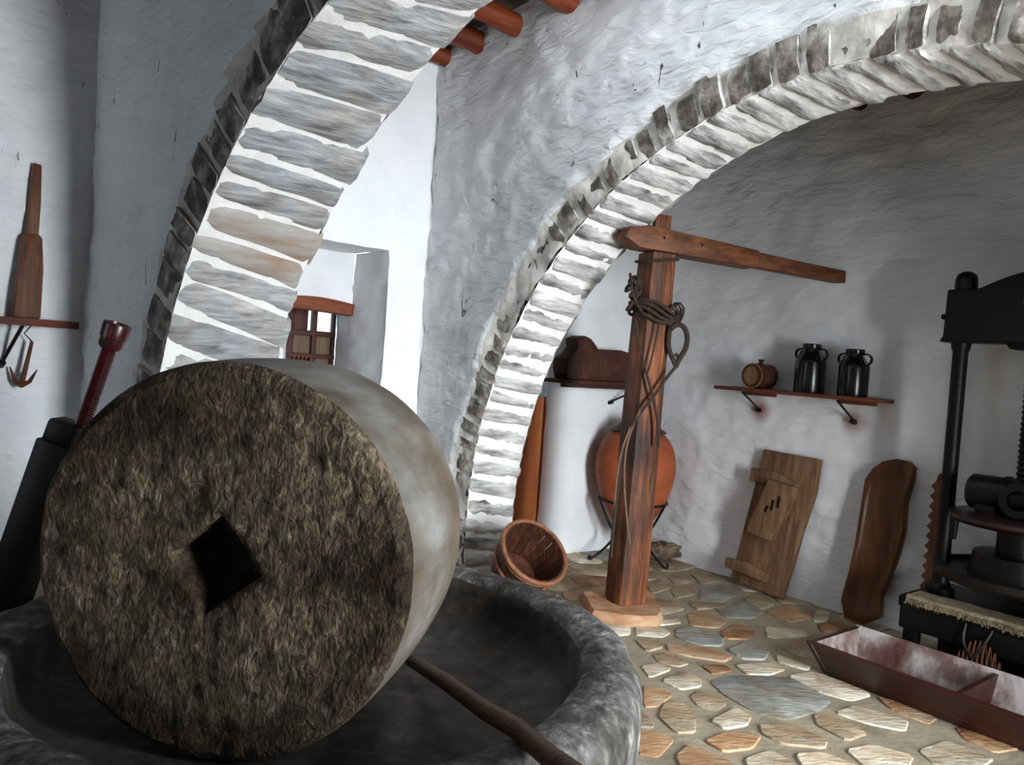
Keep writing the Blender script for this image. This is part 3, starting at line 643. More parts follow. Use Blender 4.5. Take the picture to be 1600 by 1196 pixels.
# ---- leaning iron screw at the left, behind the basin
def left_press():
    Y = 3.75; p0 = onY(-2, 1000, Y); top = onY(180, 518, Y); d0 = onY(20, 912, Y); d1 = onY(98, 690, Y); e1_ = onY(112, 652, Y); p0.z = max(p0.z, .02)
    low = d0+(d0-d1)*((d0.z-.06)/(d1.z-d0.z)); base = Vector((low.x, Y, 0))
    t = thing('screw_jack', 'leaning black iron jack with a dark red threaded screw behind the millstone', 'screw jack', base)
    L = lambda p: Vector(p)-base
    Mx = align(L(low), L(d1)); hl = (d1-low).length
    b = MB(); b.box((0, 0, hl/2), (.17, .17, hl), .012, M=Mx); b.build('body', M['iron_paint'], t)
    b = MB(); b.box((0, 0, 0), (.26, .26, .12), .02, M=Matrix.Translation((0, 0, .06))); b.build('foot', M['iron_paint'], t)
    b = MB(); b.box((0, 0, .05), (.14, .15, .13), .02, M=align(L(d1), L(e1_)) @ Matrix.Translation((.005, 0, -.01))); b.build('cap', M['iron_paint'], t)
    s0 = onY(128, 668, Y); sd = (top-s0); n = 34; ln_ = sd.length
    b = MB(); prof = []
    for k in range(n*2+1): prof.append((.036 if k % 2 == 0 else .0305, ln_*.84*k/(n*2)))
    b.lathe([(0, 0)]+prof+[(0, ln_*.84)], 20, M=align(L(s0)-L(s0).normalized()*0, L(top))); b.build('screw', M['iron_red'], t, smooth=30)
    Mt = align(L(s0), L(top)) @ Matrix.Translation((0, 0, ln_*.82))
    b = MB(); b.lathe([(0, 0), (.045, 0), (.056, .015), (.056, .05), (.062, .055), (.066, .12), (.062, .13), (.05, .132), (.046, .1), (0, .1)], 24, M=Mt); hd = b.build('head', M['iron_red'], t)
    b = MB(); b.lathe([(0, -.075), (.018, -.075), (.02, -.05), (.02, .05), (.016, .062), (0, .062)], 12, M=Mt @ TR((-.0, 0, .03), ry=math.pi/2)); b.build('bolt', M['iron'], hd)
    k0 = onY(38, 860, Y); k1 = onY(-40, 872, Y)
    b = MB(); b.tube([L(k0), L(k0)*.5+L(k1)*.5, L(k1)], [.03, .04, .055], 10); b.build('arm', M['iron_paint'], t)
left_press()

# ---- left wall shelf, wooden tool, hanging hook
def onLW(u, v, off=0.0): return onplane(u, v, PC+E1*off, E1)
def left_wall_things():
    z = 1.515; base = PC-T1*.5; base = Vector((base.x, base.y, z))
    t = thing('wall_shelf', 'narrow dark shelf in the shadowed corner of the left wall', 'shelf', base, math.atan2(T1.y, T1.x))
    # local x along T1 (to the corner), y = -E1... wall side
    pl = [(-.8, 0), (.44, 0), (.46, .035), (.30, .13), (.1, .2), (-.8, .24)]
    b = MB(); b.prism([(p[0], p[1]) for p in pl], .045, M=Matrix(((1, 0, 0, 0), (0, 0, -1, 0), (0, 1, 0, -.015), (0, 0, 0, 1)))); b.build('plank', M['shelfwood'], t)
    q = (L_:=Matrix.Rotation(-math.atan2(T1.y, T1.x), 4, 'Z')) @ (onLW(2, 566)-base)
    b = MB(); b.tube([(.12, -.16, -.005), (q.x, -.015, q.z)], .011, 8); b.tube([(q.x, -.03, q.z), (q.x, .02, q.z-.03)], .02, 8); b.build('bracket', M['iron'], t)
    # tall wooden paddle standing on the shelf against the wall
    f0 = onLW(46, 498, .13); f0.z = z+.031
    t2_ = thing('wooden_paddle', 'tall two-step wooden paddle standing on the left wall shelf', 'paddle', f0, math.atan2(T1.y, T1.x))
    h1, h2 = .52, .95
    b = MB(); b.prism([(-.085, 0), (.062, 0), (.07, .3), (.058, h1-.02), (.04, h1), (-.03, h1), (-.05, h1-.03), (-.062, .3)], .07, bev=.012, M=TR((0, 0, 0), rx=math.radians(-4))); b.build('blade', M['oldwood_dark'], t2_)
    b = MB(); b.prism([(-.028, h1-.03), (.038, h1-.03), (.046, h1+.2), (.044, h2), (.0, h2+.005), (-.012, h1+.25)], .05, bev=.008, M=TR((0, .006, 0), rx=math.radians(-4))); b.build('handle', M['oldwood_dark'], t2_)
    # grapnel hook hung under the shelf
    h0, hb = onLW(50, 534, .10), onLW(33, 604, .10)
    t3 = thing('grapnel_hook', 'small rusty three-pronged hook hanging below the left wall shelf', 'hook', hb)
    b = MB(); b.tube([(0, 0, 0), (h0-hb)*.55, (h0-hb)], [.016, .013, .010], 8); b.build('shank', M['rusty'], t3)
    for dx, dz, s_ in ((-.075, .12, 0), (.085, .10, .02), (.03, .085, -.08)):
        b = MB(); b.tube([(0, 0, .004), RIGHT*dx*.55+E1*s_*.5+Vector((0, 0, dz*.3)), RIGHT*dx+E1*s_+Vector((0, 0, dz))], [.016, .013, .004], 8); b.build('prong', M['rusty'], t3)
    p = onLW(28, 545, .1); b = MB(); b.tube([h0-hb, h0-hb+RIGHT*-.05+Vector((0, 0, .05)), Vector((h0.x-hb.x, h0.y-hb.y, z-hb.z))], .004, 6); b.build('wire', M['iron'], t3)
M['oldwood_dark'] = wood('dark_paddle_wood', [C(50, 28, 16), C(90, 52, 28), C(110, 68, 38)], ns=4)
M['rusty'] = pmat('rusty_iron', [C(60, 34, 22), C(116, 74, 50)], ns=20, rough=.7, bump=.4, bs=40, bdist=.004, metal=.3)
left_wall_things()

# ---- post with its cross arm, on a stone slab
PB = onz(976, 938, .07); PB.z = .07
sl = [onz(u, v, .05) for (u, v) in [(912, 944), (935, 935), (1010, 938), (1028, 946), (1036, 962), (1024, 968), (960, 966), (925, 958)]]
c_ = sum(sl, Vector())/len(sl); mb = MB()
n = len(sl); pts = [(p-c_)*1.03 for p in sl]; back = (PB-c_); back.z = 0
pts = [p if p.dot(back) < 0 else p+back.normalized()*.20 for p in pts]
pts = [p+Vector((nz(p, 9, 2), nz(p, 9, 7), 0))*.03 for p in [a for q0, q1 in zip(pts, pts[1:]+pts[:1]) for a in (q0, q0*.66+q1*.34, q0*.33+q1*.67)]]; n = len(pts)
vs = [(p.x, p.y, .0) for p in pts]+[(p.x*(1+.03*nz(p, 14)), p.y*(1+.03*nz(p, 14)), .035) for p in pts]+[(p.x*(.93+.03*nz(p, 12, 3)), p.y*(.93+.03*nz(p, 12, 3)), .068+.004*nz(p, 10)) for p in pts]
fs = [tuple(range(n))[::-1], tuple(range(2*n, 3*n))]+[(r*n+i, r*n+(i+1) % n, (r+1)*n+(i+1) % n, (r+1)*n+i) for r in range(2) for i in range(n)]
mb.add(vs, fs); o = mb.build('stone_slab', M['slab'], smooth=30); o.location = (c_.x, c_.y, 0)
tag(o, 'flat orange stone slab under the foot of the wooden post', 'slab')
zs = onY(1028, 398, PB.y).z-PB.z; ztop = onY(1042, 338, PB.y).z-PB.z
lean = onY(1027, 400, PB.y).x-PB.x
def post():
    t = thing('wooden_post', 'tall weathered square post with a wooden arm reaching to the wall', 'post', PB)
    rot = math.radians(24); n = 12; m = 40
    def section(z, h):
        k = z/zs; out = []; sgn = h*(1.04-.10*k+.02*nz((z*2.2, 0, 0)))
        for i in range(n):
            a = 2*math.pi*i/n+math.pi/12; c0, s0 = math.cos(a), math.sin(a); r = sgn/max(abs(c0), abs(s0)); r = min(r, sgn*1.22)
            r *= 1+.05*nz((c0*2, s0*2, z*1.3), 1, 3)+.02*nz((c0*9, s0*9, z*.8), 1, 3)
            out.append((lean*k+r*math.cos(a+rot), r*math.sin(a+rot), z))
        return out
    mb = MB(); vs = []; fs = []
    for j in range(m+1): vs += section(zs*j/m, .101)
    for j in range(m):
        for i in range(n): fs.append((j*n+i, j*n+(i+1) % n, (j+1)*n+(i+1) % n, (j+1)*n+i))
    fs.append(tuple(range(n))[::-1]); fs.append(tuple(m*n+i for i in range(n))); mb.add(vs, fs); mb.build('shaft', M['post'], t, smooth=45)
    b = MB(); b.box((lean*1.05+.012, .012, (zs-.05+ztop)/2), (.10, .10, ztop-zs+.05), .008, M=None, cuts=2, rough=.006); b.build('tenon', M['post'], t)
    we = on_t(1313, 432, TW+.02); we = G2(*we)-PB; az = zs+.075; a0 = Vector((lean, 0, az)); dr = (Vector((we.x, we.y, we.z-.0))-a0)
    Lr = dr.length; Mx = Matrix.Translation(a0) @ dr.to_track_quat('X', 'Z').to_matrix().to_4x4()
    b = MB(); b.prism([(-.27, -.02), (-.17, -.07), (.66, -.062), (.66, .045), (-.12, .07), (-.25, .035)], .15, M=Mx @ Matrix.Translation((0, -.10, 0)), bev=.008); arm = b.build('arm', M['beamwood'], t)
    for x in (-.02, .24): 
        b = MB(); b.lathe([(0, -.012), (.010, -.012), (.012, .0), (0, .004)], 10, M=Mx @ TR((x, -.10, .01), rx=math.radians(90))); b.build('nail', M['iron'], arm)
    b = MB(); b.prism([(.3, -.05), (Lr, -.05), (Lr, .03), (1.0, .035), (.62, .045), (.3, .04)], .09, M=Mx @ Matrix.Translation((0, -.06, 0)), bev=.006); b.build('arm_extension', M['beamwood'], t)
    t_ = thing('rope', 'dark old rope tied around the wooden post with a hanging loop', 'rope', PB)
    L = lambda u, v, y: onY(u, v, PB.y+y)-PB
    b = MB()
    for k in range(4):
        zc = onY(1015, 478+k*7, PB.y).z-PB.z; kx = lean*zc/zs; path = []
        for i in range(25):
            a = 2*math.pi*i/24; path.append((kx+.138*math.cos(a), .138*math.sin(a), zc-.045*math.cos(a)+.012*math.sin(3*a+k)))
        b.tube(path, .011, 7, caps=False)
    b.build('coil', M['rope'], t_)
    b = MB(); zc = onY(1030, 408, PB.y).z-PB.z; kx = lean*zc/zs
    path = [(kx+.126*math.cos(a), .126*math.sin(a), zc+.02*math.cos(a-.8)) for a in [2*math.pi*i/24 for i in range(25)]]; b.tube(path, .009, 7, caps=False); b.build('coil', M['rope'], t_)
    b = MB(); rg = random.Random(5)                                 # knot at the left edge
    for k in range(7):
        c0 = L(988+rg.uniform(-4, 6), 462+rg.uniform(-16, 16), -.10); pa = []
        ph, r1, r2 = rg.uniform(0, 6), rg.uniform(.03, .055), rg.uniform(.02, .05)
        for i in range(13):
            a = 2*math.pi*i/12; pa.append(c0+Vector((r1*.7*math.cos(a+ph), .03*math.sin(2*a), r2*1.4*math.sin(a))))
        b.tube(pa, .009, 6, caps=False)
    b.build('knot', M['rope'], t_)
    b = MB(); rg = random.Random(8)
    for k in range(4):
        c0 = L(1048, 490, -.06); pa = []
        for i in range(11):
            a = 2*math.pi*i/10; pa.append(c0+Vector((.04*math.cos(a)+.012*k, .03*math.sin(a*2+k), (.03+.012*k)*math.sin(a))))
        b.tube(pa, .007, 6, caps=False)
    b.build('knot', M['rope'], t_)
    b = MB(); pa = [L(1050, 498, -.08), L(1047, 512, -.08), L(1044, 530, -.08), L(1045, 548, -.08), L(1052, 562, -.08), L(1056, 572, -.08), L(1062, 560, -.09), L(1072, 545, -.09), L(1075, 525, -.09), L(1068, 509, -.09), L(1057, 507, -.09), L(1049, 514, -.09)]
    b.tube(smoothpath(pa), .0155, 8); b.tube(smoothpath([L(1050, 558, -.09), L(1056, 578, -.1), L(1062, 560, -.08), L(1055, 553, -.08)]), .011, 8); b.build('loop', M['rope'], t_)
    S = lambda q, r, nm='strand', mt='rope': MB().tube(smoothpath(q), r, 7).build(nm, M[mt], t_)
    S([L(1057, 572, -.1), L(1042, 590, -.13), L(1025, 615, -.15), L(1005, 640, -.16), L(985, 668, -.165), L(972, 700, -.16), L(966, 760, -.16), L(957, 830, -.16), L(955, 872, -.155)], .010)
    S([L(992, 500, -.15), L(1000, 545, -.15), L(1012, 590, -.15), L(1022, 625, -.15), L(1028, 660, -.14), L(1029, 700, -.14)], .008)
    S([L(1030, 505, -.15), L(1022, 545, -.15), L(1012, 585, -.15)], .006)
    S([L(1000, 642, -.165), L(983, 680, -.165), L(975, 720, -.16), L(976, 780, -.16), L(984, 850, -.155)], .006, 'strand', 'strap')
    S([L(985, 668, -.17), L(970, 705, -.165), L(962, 760, -.165), L(960, 800, -.16)], .006, 'strand', 'strap')
def smoothpath(p, it=2):
    p = [Vector(q) for q in p]
    for _ in range(it):
        o = [p[0]]
        for i in range(len(p)-1): o += [p[i]*.75+p[i+1]*.25, p[i]*.25+p[i+1]*.75]
        o.append(p[-1]); p = o
    return p
post()

# ---- clay jar in an iron stand, rock beside it
JP = G2(.29, 1.40, 0)
def jar():
    t = thing('clay_jar', 'big round terracotta jar held in an iron stand behind the post', 'jar', JP)
    pf = [(0, .19), (.06, .19), (.085, .22), (.15, .31), (.215, .41), (.262, .51), (.295, .62), (.31, .73), (.303, .82), (.28, .90), (.245, .96), (.205, 1.0), (.19, 1.01), (0, 1.01)]
    b = MB(); b.lathe(pf, 48); b.build('body', M['terracotta'], t, smooth=40)
    b = MB(); b.lathe([(0, 1.012), (.215, 1.012), (.22, 1.02), (.17, 1.05), (.12, 1.09), (.1, 1.12), (0, 1.125)], 36); b.build('lid', M['darkwood'], t)
    t = thing('jar_stand', 'three-legged black iron stand carrying the terracotta jar', 'stand', JP)
    b = MB(); b.tube([(.262*math.cos(a), .262*math.sin(a), .475) for a in [2*math.pi*i/36 for i in range(37)]], .010, 8, caps=False); b.build('ring', M['iron'], t)
    for k, a in enumerate([math.radians(195), math.radians(320), math.radians(75)]):
        c0, s0 = math.cos(a), math.sin(a); P = lambda r, z, w=0: (r*c0-w*s0, r*s0+w*c0, z)
        b = MB(); b.tube(smoothpath([P(.275, .485), P(.27, .46), P(.19, .3), P(.12, .2), P(.2, .1), P(.31, .016), P(.33, .014), P(.34, .03, .01), P(.32, .045, .02)]), .010, 8); b.build('leg', M['iron'], t)
jar()
rk = onz(1040, 870, 0); mb = MB(); bm = bmesh.new(); bmesh.ops.create_icosphere(bm, subdivisions=4, radius=1)
for v in bm.verts:
    p = v.co.copy(); k = 1+.7*fbm(p, 1.6, 3, 3)+.34*fbm(p, 5, 8, 3); v.co = Vector((p.x*.16*k, p.y*.07*k, p.z*.075*k))
mb.bm(bm); o = mb.build('rock', M['rock'], smooth=60); o.location = (rk.x-.13, rk.y-.13, .055); o.rotation_euler = (0, math.radians(-14), TH2+.6)
tag(o, 'jagged brown rock on the floor against the white wall beside the jar', 'rock')

# ---- tilted wooden tub
def tub():
    nrm = Vector((.42, -.56, .70)).normalized(); Y = 4.84; mc = onY(836, 862, Y); r1, r0, D = .222, .165, .30
    q = nrm.to_track_quat('Z', 'Y'); Mx = q.to_matrix().to_4x4(); base = mc-nrm*D; org = Vector((base.x, base.y, 0))
    t = thing('wooden_tub', 'round wooden tub tipped on its side between the stone arch and basin', 'tub', org)
    M0 = Matrix.Translation(base-org) @ Mx; n = 20
    st = None
    for k in range(n):
        a0, a1 = 2*math.pi*k/n+.012, 2*math.pi*(k+1)/n-.012; vs = []; fs = []
        for (r, rr, z) in ((r0, r0-.018, 0), ((r0+r1)/2+.006, (r0+r1)/2-.012, D/2), (r1, r1-.016, D)):
            for a in (a0, (a0+a1)/2, a1): vs.append((r*math.cos(a), r*math.sin(a), z))
            for a in (a0, (a0+a1)/2, a1): vs.append((rr*math.cos(a), rr*math.sin(a), z))
        for l in range(2):
            o_ = l*6; f = lambda i, j: fs.append((o_+i, o_+j, o_+6+j, o_+6+i))
            f(0, 1); f(1, 2); f(2, 5); f(5, 4); f(4, 3); f(3, 0)
        fs += [(0, 3, 4, 1), (1, 4, 5, 2), (12, 13, 16, 15), (13, 14, 17, 16)]
        b = MB(); b.add(vs, fs, M=M0); b.build('stave', M['tub'], t, smooth=30)
    for z, r, rr in ((D-.005, r1+.006, .014), (D-.035, r1+.001, .011), (D*.5, (r0+r1)/2+.012, .009), (.03, r0+.008, .010)):
        b = MB(); b.tube([(r*math.cos(a), r*math.sin(a), z) for a in [2*math.pi*i/40 for i in range(41)]], rr, 8, caps=False, M=M0); b.build('hoop', M['hoop'], t)
    b = MB(); b.lathe([(0, .012), (r0-.01, .012), (r0-.01, .028), (0, .028)], 32, M=M0); b.build('bottom', M['tub'], t)
tub()

# ---- upright orange board in the recess
bx0 = on_s(806, 700, S3-.16); mb = MB()
mb.box((0, 0, .61), (.035, .56, 1.22), .006, cuts=3, rough=.006)
o = mb.build('upright_board', M['board'], smooth=40); o.location = G2(S3-.32, .80, 0); o.rotation_euler = (0, 0, TH2)
tag(o, 'upright orange wooden board standing in the gap between stone arch and white wall', 'board')

# ---- slab from photographed outline
def slab(px, plane, off, bev, name, mat, parent, base, smooth=40):
    """outline on an inclined plane of room 2; off: thickness vector in local coordinates"""
    P0, N0 = plane; pts = [L2(onplane(u, v, P0, N0))-base for (u, v) in px]
    bm = bmesh.new(); vs = [bm.verts.new(p) for p in pts]; f = bm.faces.new(vs); r = bmesh.ops.extrude_face_region(bm, geom=[f])
    bmesh.ops.translate(bm, vec=off, verts=[g for g in r['geom'] if isinstance(g, bmesh.types.BMVert)])
    bmesh.ops.recalc_face_normals(bm, faces=bm.faces[:])
    if bev: bmesh.ops.bevel(bm, geom=bm.edges[:], offset=bev, segments=2, affect='EDGES', profile=.5)
    b = MB(); b.bm(bm); return b.build(name, mat, parent, smooth=smooth)
def lean_plane(t0, t1):
    """plane of room 2 with t = t0 on the floor and t1 one metre up"""
    return (G2(0, t0, 0), (T2-Vector((0, 0, t1-t0))).normalized())
# ---- shelf in the corner with a dark carved block
zA = on_s(915, 594, S3+.06).z-.014; SHA = S3+.02
t = thing('wall_shelf', 'dark shelf on the bright wall behind the post, carrying a carved block', 'shelf', G2(S3, 1.1, zA), TH2)
b = MB(); b.box((.125, .03, 0), (.25, .95, .028), .004); b.build('plank', M['darkwood'], t)
b = MB(); b.box((.14, .06, -.03), (.05, .8, .03), .004); b.build('cleat', M['darkwood'], t)
b = MB(); b.tube([(.20, .46, -.02), (.02, .30, -.155)], .008, 8); b.tube([(.04, .31, -.15), (-.02, .29, -.17)], .016, 8); b.build('bracket', M['iron'], t)
sp = S3+.06; bs0 = Vector((sp, 1.1, zA+.014)); plA = (G2(sp, 0, 0), E2)
t = thing('carved_block', 'dark wooden block with a peaked end resting on the corner shelf', 'wooden block', G2(*bs0), TH2)
slab([(866, 591), (863, 575), (864, 560), (878, 550), (884, 541), (883, 529), (893, 524), (903, 529), (912, 541), (916, 552), (917, 594)], plA, Vector((.15, 0, 0)), .008, 'peaked_end', M['darkwood'], t, bs0)
slab([(914, 594), (914, 545), (955, 547), (970, 552), (978, 562), (982, 580), (982, 598)], plA, Vector((.12, 0, 0)), .010, 'body', M['darkwood'], t, bs0)
for o_ in t.children:
    zmin = min(v.co.z for v in o_.data.vertices)
    for v in o_.data.vertices: v.co.z = max(v.co.z, 0)

# ---- long shelf with barrel and milk cans
zB = 1.405; sB0, sB1 = .86, 2.06
t = thing('wall_shelf', 'long red-brown shelf on iron struts holding a small barrel and two milk cans', 'shelf', G2((sB0+sB1)/2, TW, zB), TH2)
b = MB(); b.prism([(-.60, -.02), (.60, -.235), (.60, 0), (-.60, 0)][::-1], .026, M=Matrix(((1, 0, 0, 0), (0, 0, 1, 0), (0, 1, 0, -.013), (0, 0, 0, 1))))
b = MB(); b.box((0, -.115, 0), (1.2, .23, .026), .004); b.build('plank', M['shelfwood'], t)
cS = (sB0+sB1)/2
for q in (rs1, rs2):
    b = MB(); b.tube([(q.x-cS-.02, -.205, -.02), (q.x-cS, -.015, q.z-zB)], .0075, 8); b.tube([(q.x-cS, -.04, q.z-zB), (q.x-cS, .02, q.z-zB-.012)], .018, 8); b.build('strut', M['iron'], t)
    b = MB(); b.box((q.x-cS+.06, -.11, -.025), (.24, .05, .026), .004); b.build('cleat', M['shelfwood'], t)
zS = zB+.013
def can(s_, r, h, label):
    t = thing('milk_can', label, 'milk can', G2(s_, 1.645, zS), TH2, 'milk cans on the long shelf')
    b = MB(); b.lathe([(0, 0), (r*.98, 0), (r, .008), (r, h*.62), (r*.97, h*.66), (r*.66, h*.80), (r*.58, h*.84), (r*.56, h*.90), (0, h*.90)], 36); b.build('body', M['can'], t, smooth=35)
    b = MB(); b.lathe([(0, h*.9), (r*.6, h*.9), (r*.62, h*.92), (r*.62, h*.985), (r*.58, h), (0, h)], 32); b.build('lid', M['can'], t, smooth=35)
    for sg in (-1, 1):
        c0 = r*.62; pa = [(sg*(c0-.004), 0, h*.90), (sg*(c0+.03), 0, h*.90), (sg*(c0+.052), 0, h*.83), (sg*(c0+.05), 0, h*.74), (sg*(c0+.028), 0, h*.66)]
        b = MB(); b.tube(smoothpath(pa), .016, 8, squash=.35); h_ = b.build('handle', M['can'], t)
        b = MB(); b.tube([(sg*(c0+.0), -.018, h*.87), (sg*(c0+.03), -.02, h*.68)], .006, 6); b.build('strap', M['canhandle'], h_)
can(1.545, .098, .325, 'taller black milk can with two ear handles next to the small barrel')
can(1.845, .092, .30, 'shorter black milk can at the right end of the long shelf')
def barrel():
    t = thing('small_barrel', 'small round wooden barrel with a pale end on the long shelf', 'barrel', G2(1.17, 1.54, zS), TH2)
    R, Ln = .088, .20; Mx = TR((0, 0, R+.0), rx=-math.pi/2)
    n = 12
    for k in range(n):
        a0, a1 = 2*math.pi*k/n+.015, 2*math.pi*(k+1)/n-.015; vs = []; fs = []
        zs_ = [0, .25, .5, .75, 1]
        for f in zs_:
            r = R*(.9+.1*math.sin(math.pi*f))
            for a in (a0, (a0+a1)/2, a1): vs.append((r*math.cos(a), r*math.sin(a), f*Ln))
            for a in (a0, (a0+a1)/2, a1): vs.append(((r-.01)*math.cos(a), (r-.01)*math.sin(a), f*Ln))
        for l in range(4):
            o_ = l*6; F_ = lambda i, j: fs.append((o_+i, o_+j, o_+6+j, o_+6+i))
            F_(0, 1); F_(1, 2); F_(2, 5); F_(5, 4); F_(4, 3); F_(3, 0)
        fs += [(0, 3, 4, 1), (1, 4, 5, 2), (24, 25, 28, 27), (25, 26, 29, 28)]
        b = MB(); b.add(vs, fs, M=Mx); b.build('stave', M['darkwood'], t, smooth=30)
    b = MB(); b.lathe([(0, .014), (R*.86, .014), (R*.86, .024), (0, .024)], 28, M=Mx); b.build('end', M['oldwood'], t)
    for f in (.03, .95): b = MB(); b.tube([(R*.925*math.cos(a), R*.925*math.sin(a), f*Ln) for a in [2*math.pi*i/28 for i in range(29)]], .005, 6, M=Mx, caps=False); b.build('hoop', M['hoop'], t)
    b = MB(); b.lathe([(0, 0), (.016, 0), (.02, .012), (.012, .02), (.026, .036), (.0, .03)], 8, M=Matrix.Translation((.02, .07, 2*R-.008))); b.build('stopper', M['darkwood'], t)
barrel()
mb = MB(); mb.box((0, 0, .012), (.42, .17, .022), .003); o = mb.build('tray', M['iron_paint']); o.location = G2(1.70, 1.66, zS) ; o.rotation_euler = (0, 0, TH2)
bpy.data.objects.remove(o)

# ---- boards leaning on the wall
pl = lean_plane(1.60, 1.70); b0 = Vector((1.2, 1.64, 0)); N_ = (Vector((0, 1, -.10))).normalized()
t = thing('lock_panel', 'thick old plank with a wooden lock box leaning on the white wall', 'wooden panel', G2(*b0), TH2)
pf = slab([(1193, 702), (1235, 710), (1280, 718), (1272, 770), (1252, 830), (1236, 885), (1220, 936), (1180, 921), (1141, 903), (1158, 840), (1176, 770)], pl, N_*.055, .006, 'plank', M['oldwood'], t, b0)
slab([(1177, 731), (1215, 737), (1250, 757), (1246, 772), (1212, 760), (1174, 752)], pl, -N_*.032, .007, 'batten', M['oldwood'], t, b0)
slab([(1139, 871), (1170, 878), (1203, 898), (1199, 911), (1168, 898), (1137, 886)], pl, -N_*.04, .007, 'batten', M['oldwood'], t, b0)
lb = slab([(1213, 750), (1250, 762), (1248, 776), (1214, 846), (1178, 831), (1182, 818)], pl, -N_*.10, .008, 'lock_box', M['oldwood'], t, b0)
pl2 = (pl[0]-pl[1]*.102, pl[1])
for (x, y, l) in ((1197, 795, 14), (1206, 789, 22), (1216, 784, 24)):
    slab([(x-3, y+l*.35), (x+1, y-l*.35), (x+4, y-l*.3), (x, y+l*.45)], pl2, -N_*.003, 0, 'slot', M['iron_paint'], lb, b0)
for o_ in [t]+[]: pass
pl = lean_plane(1.60, 1.70); b0 = Vector((2.0, 1.62, 0))
px_ = [(1350, 748), (1362, 732), (1378, 721), (1400, 717), (1418, 721), (1427, 731), (1425, 748), (1415, 785), (1412, 830), (1402, 868), (1388, 905), (1376, 935), (1374, 966), (1348, 976), (1318, 966), (1312, 938), (1324, 895), (1334, 850), (1342, 800)]
P0, N0 = pl; pts = [L2(onplane(u, v, P0, N0))-b0 for (u, v) in px_]
mb = MB(); n = len(pts); vs = []; cc = sum(pts, Vector())/n
for (k, d) in ((1.0, .05), (1.0, .012), (.95, 0), (.80, .0), (.70, .018), (.3, .022)):
    for p in pts: q = cc+(p-cc)*k if k > .9 else cc+Vector(((p.x-cc.x)*k, (p.y-cc.y)*(k+(1-k)*.55), (p.z-cc.z)*(k+(1-k)*.55))); vs.append(q+N_*d)
fs = [(r*n+i, r*n+(i+1) % n, (r+1)*n+(i+1) % n, (r+1)*n+i) for r in range(5) for i in range(n)]+[tuple(range(n))[::-1], tuple(5*n+i for i in range(n))]
mb.add(vs, fs); o = mb.build('hollowed_board', M['dough'], smooth=50); o.location = G2(*b0); o.rotation_euler = (0, 0, TH2)
tag(o, 'long wavy dark brown board leaning on the wall between the lock panel and press', 'board')
pl = lean_plane(1.68, 1.715); b0 = Vector((2.35, 1.69, 0)); e_ = [(1470, 740), (1468, 800), (1463, 860), (1455, 925)]; tq = [(1440, 925)]
k = 0
for i in range(11):
    y = 915-i*15.5; x = 1440+(915-y)*.115; tq += [(x-3, y), (x+5, y-8)]
tq += [(1466, 742)]
o = slab(e_+tq, pl, Vector((0, .035, 0)), .0, 'toothed_rack', M['rack'], None, b0); o.location = G2(*b0); o.rotation_euler = (0, 0, TH2)
tag(o, 'narrow reddish toothed wooden rack leaning on the wall behind the black press', 'rack')

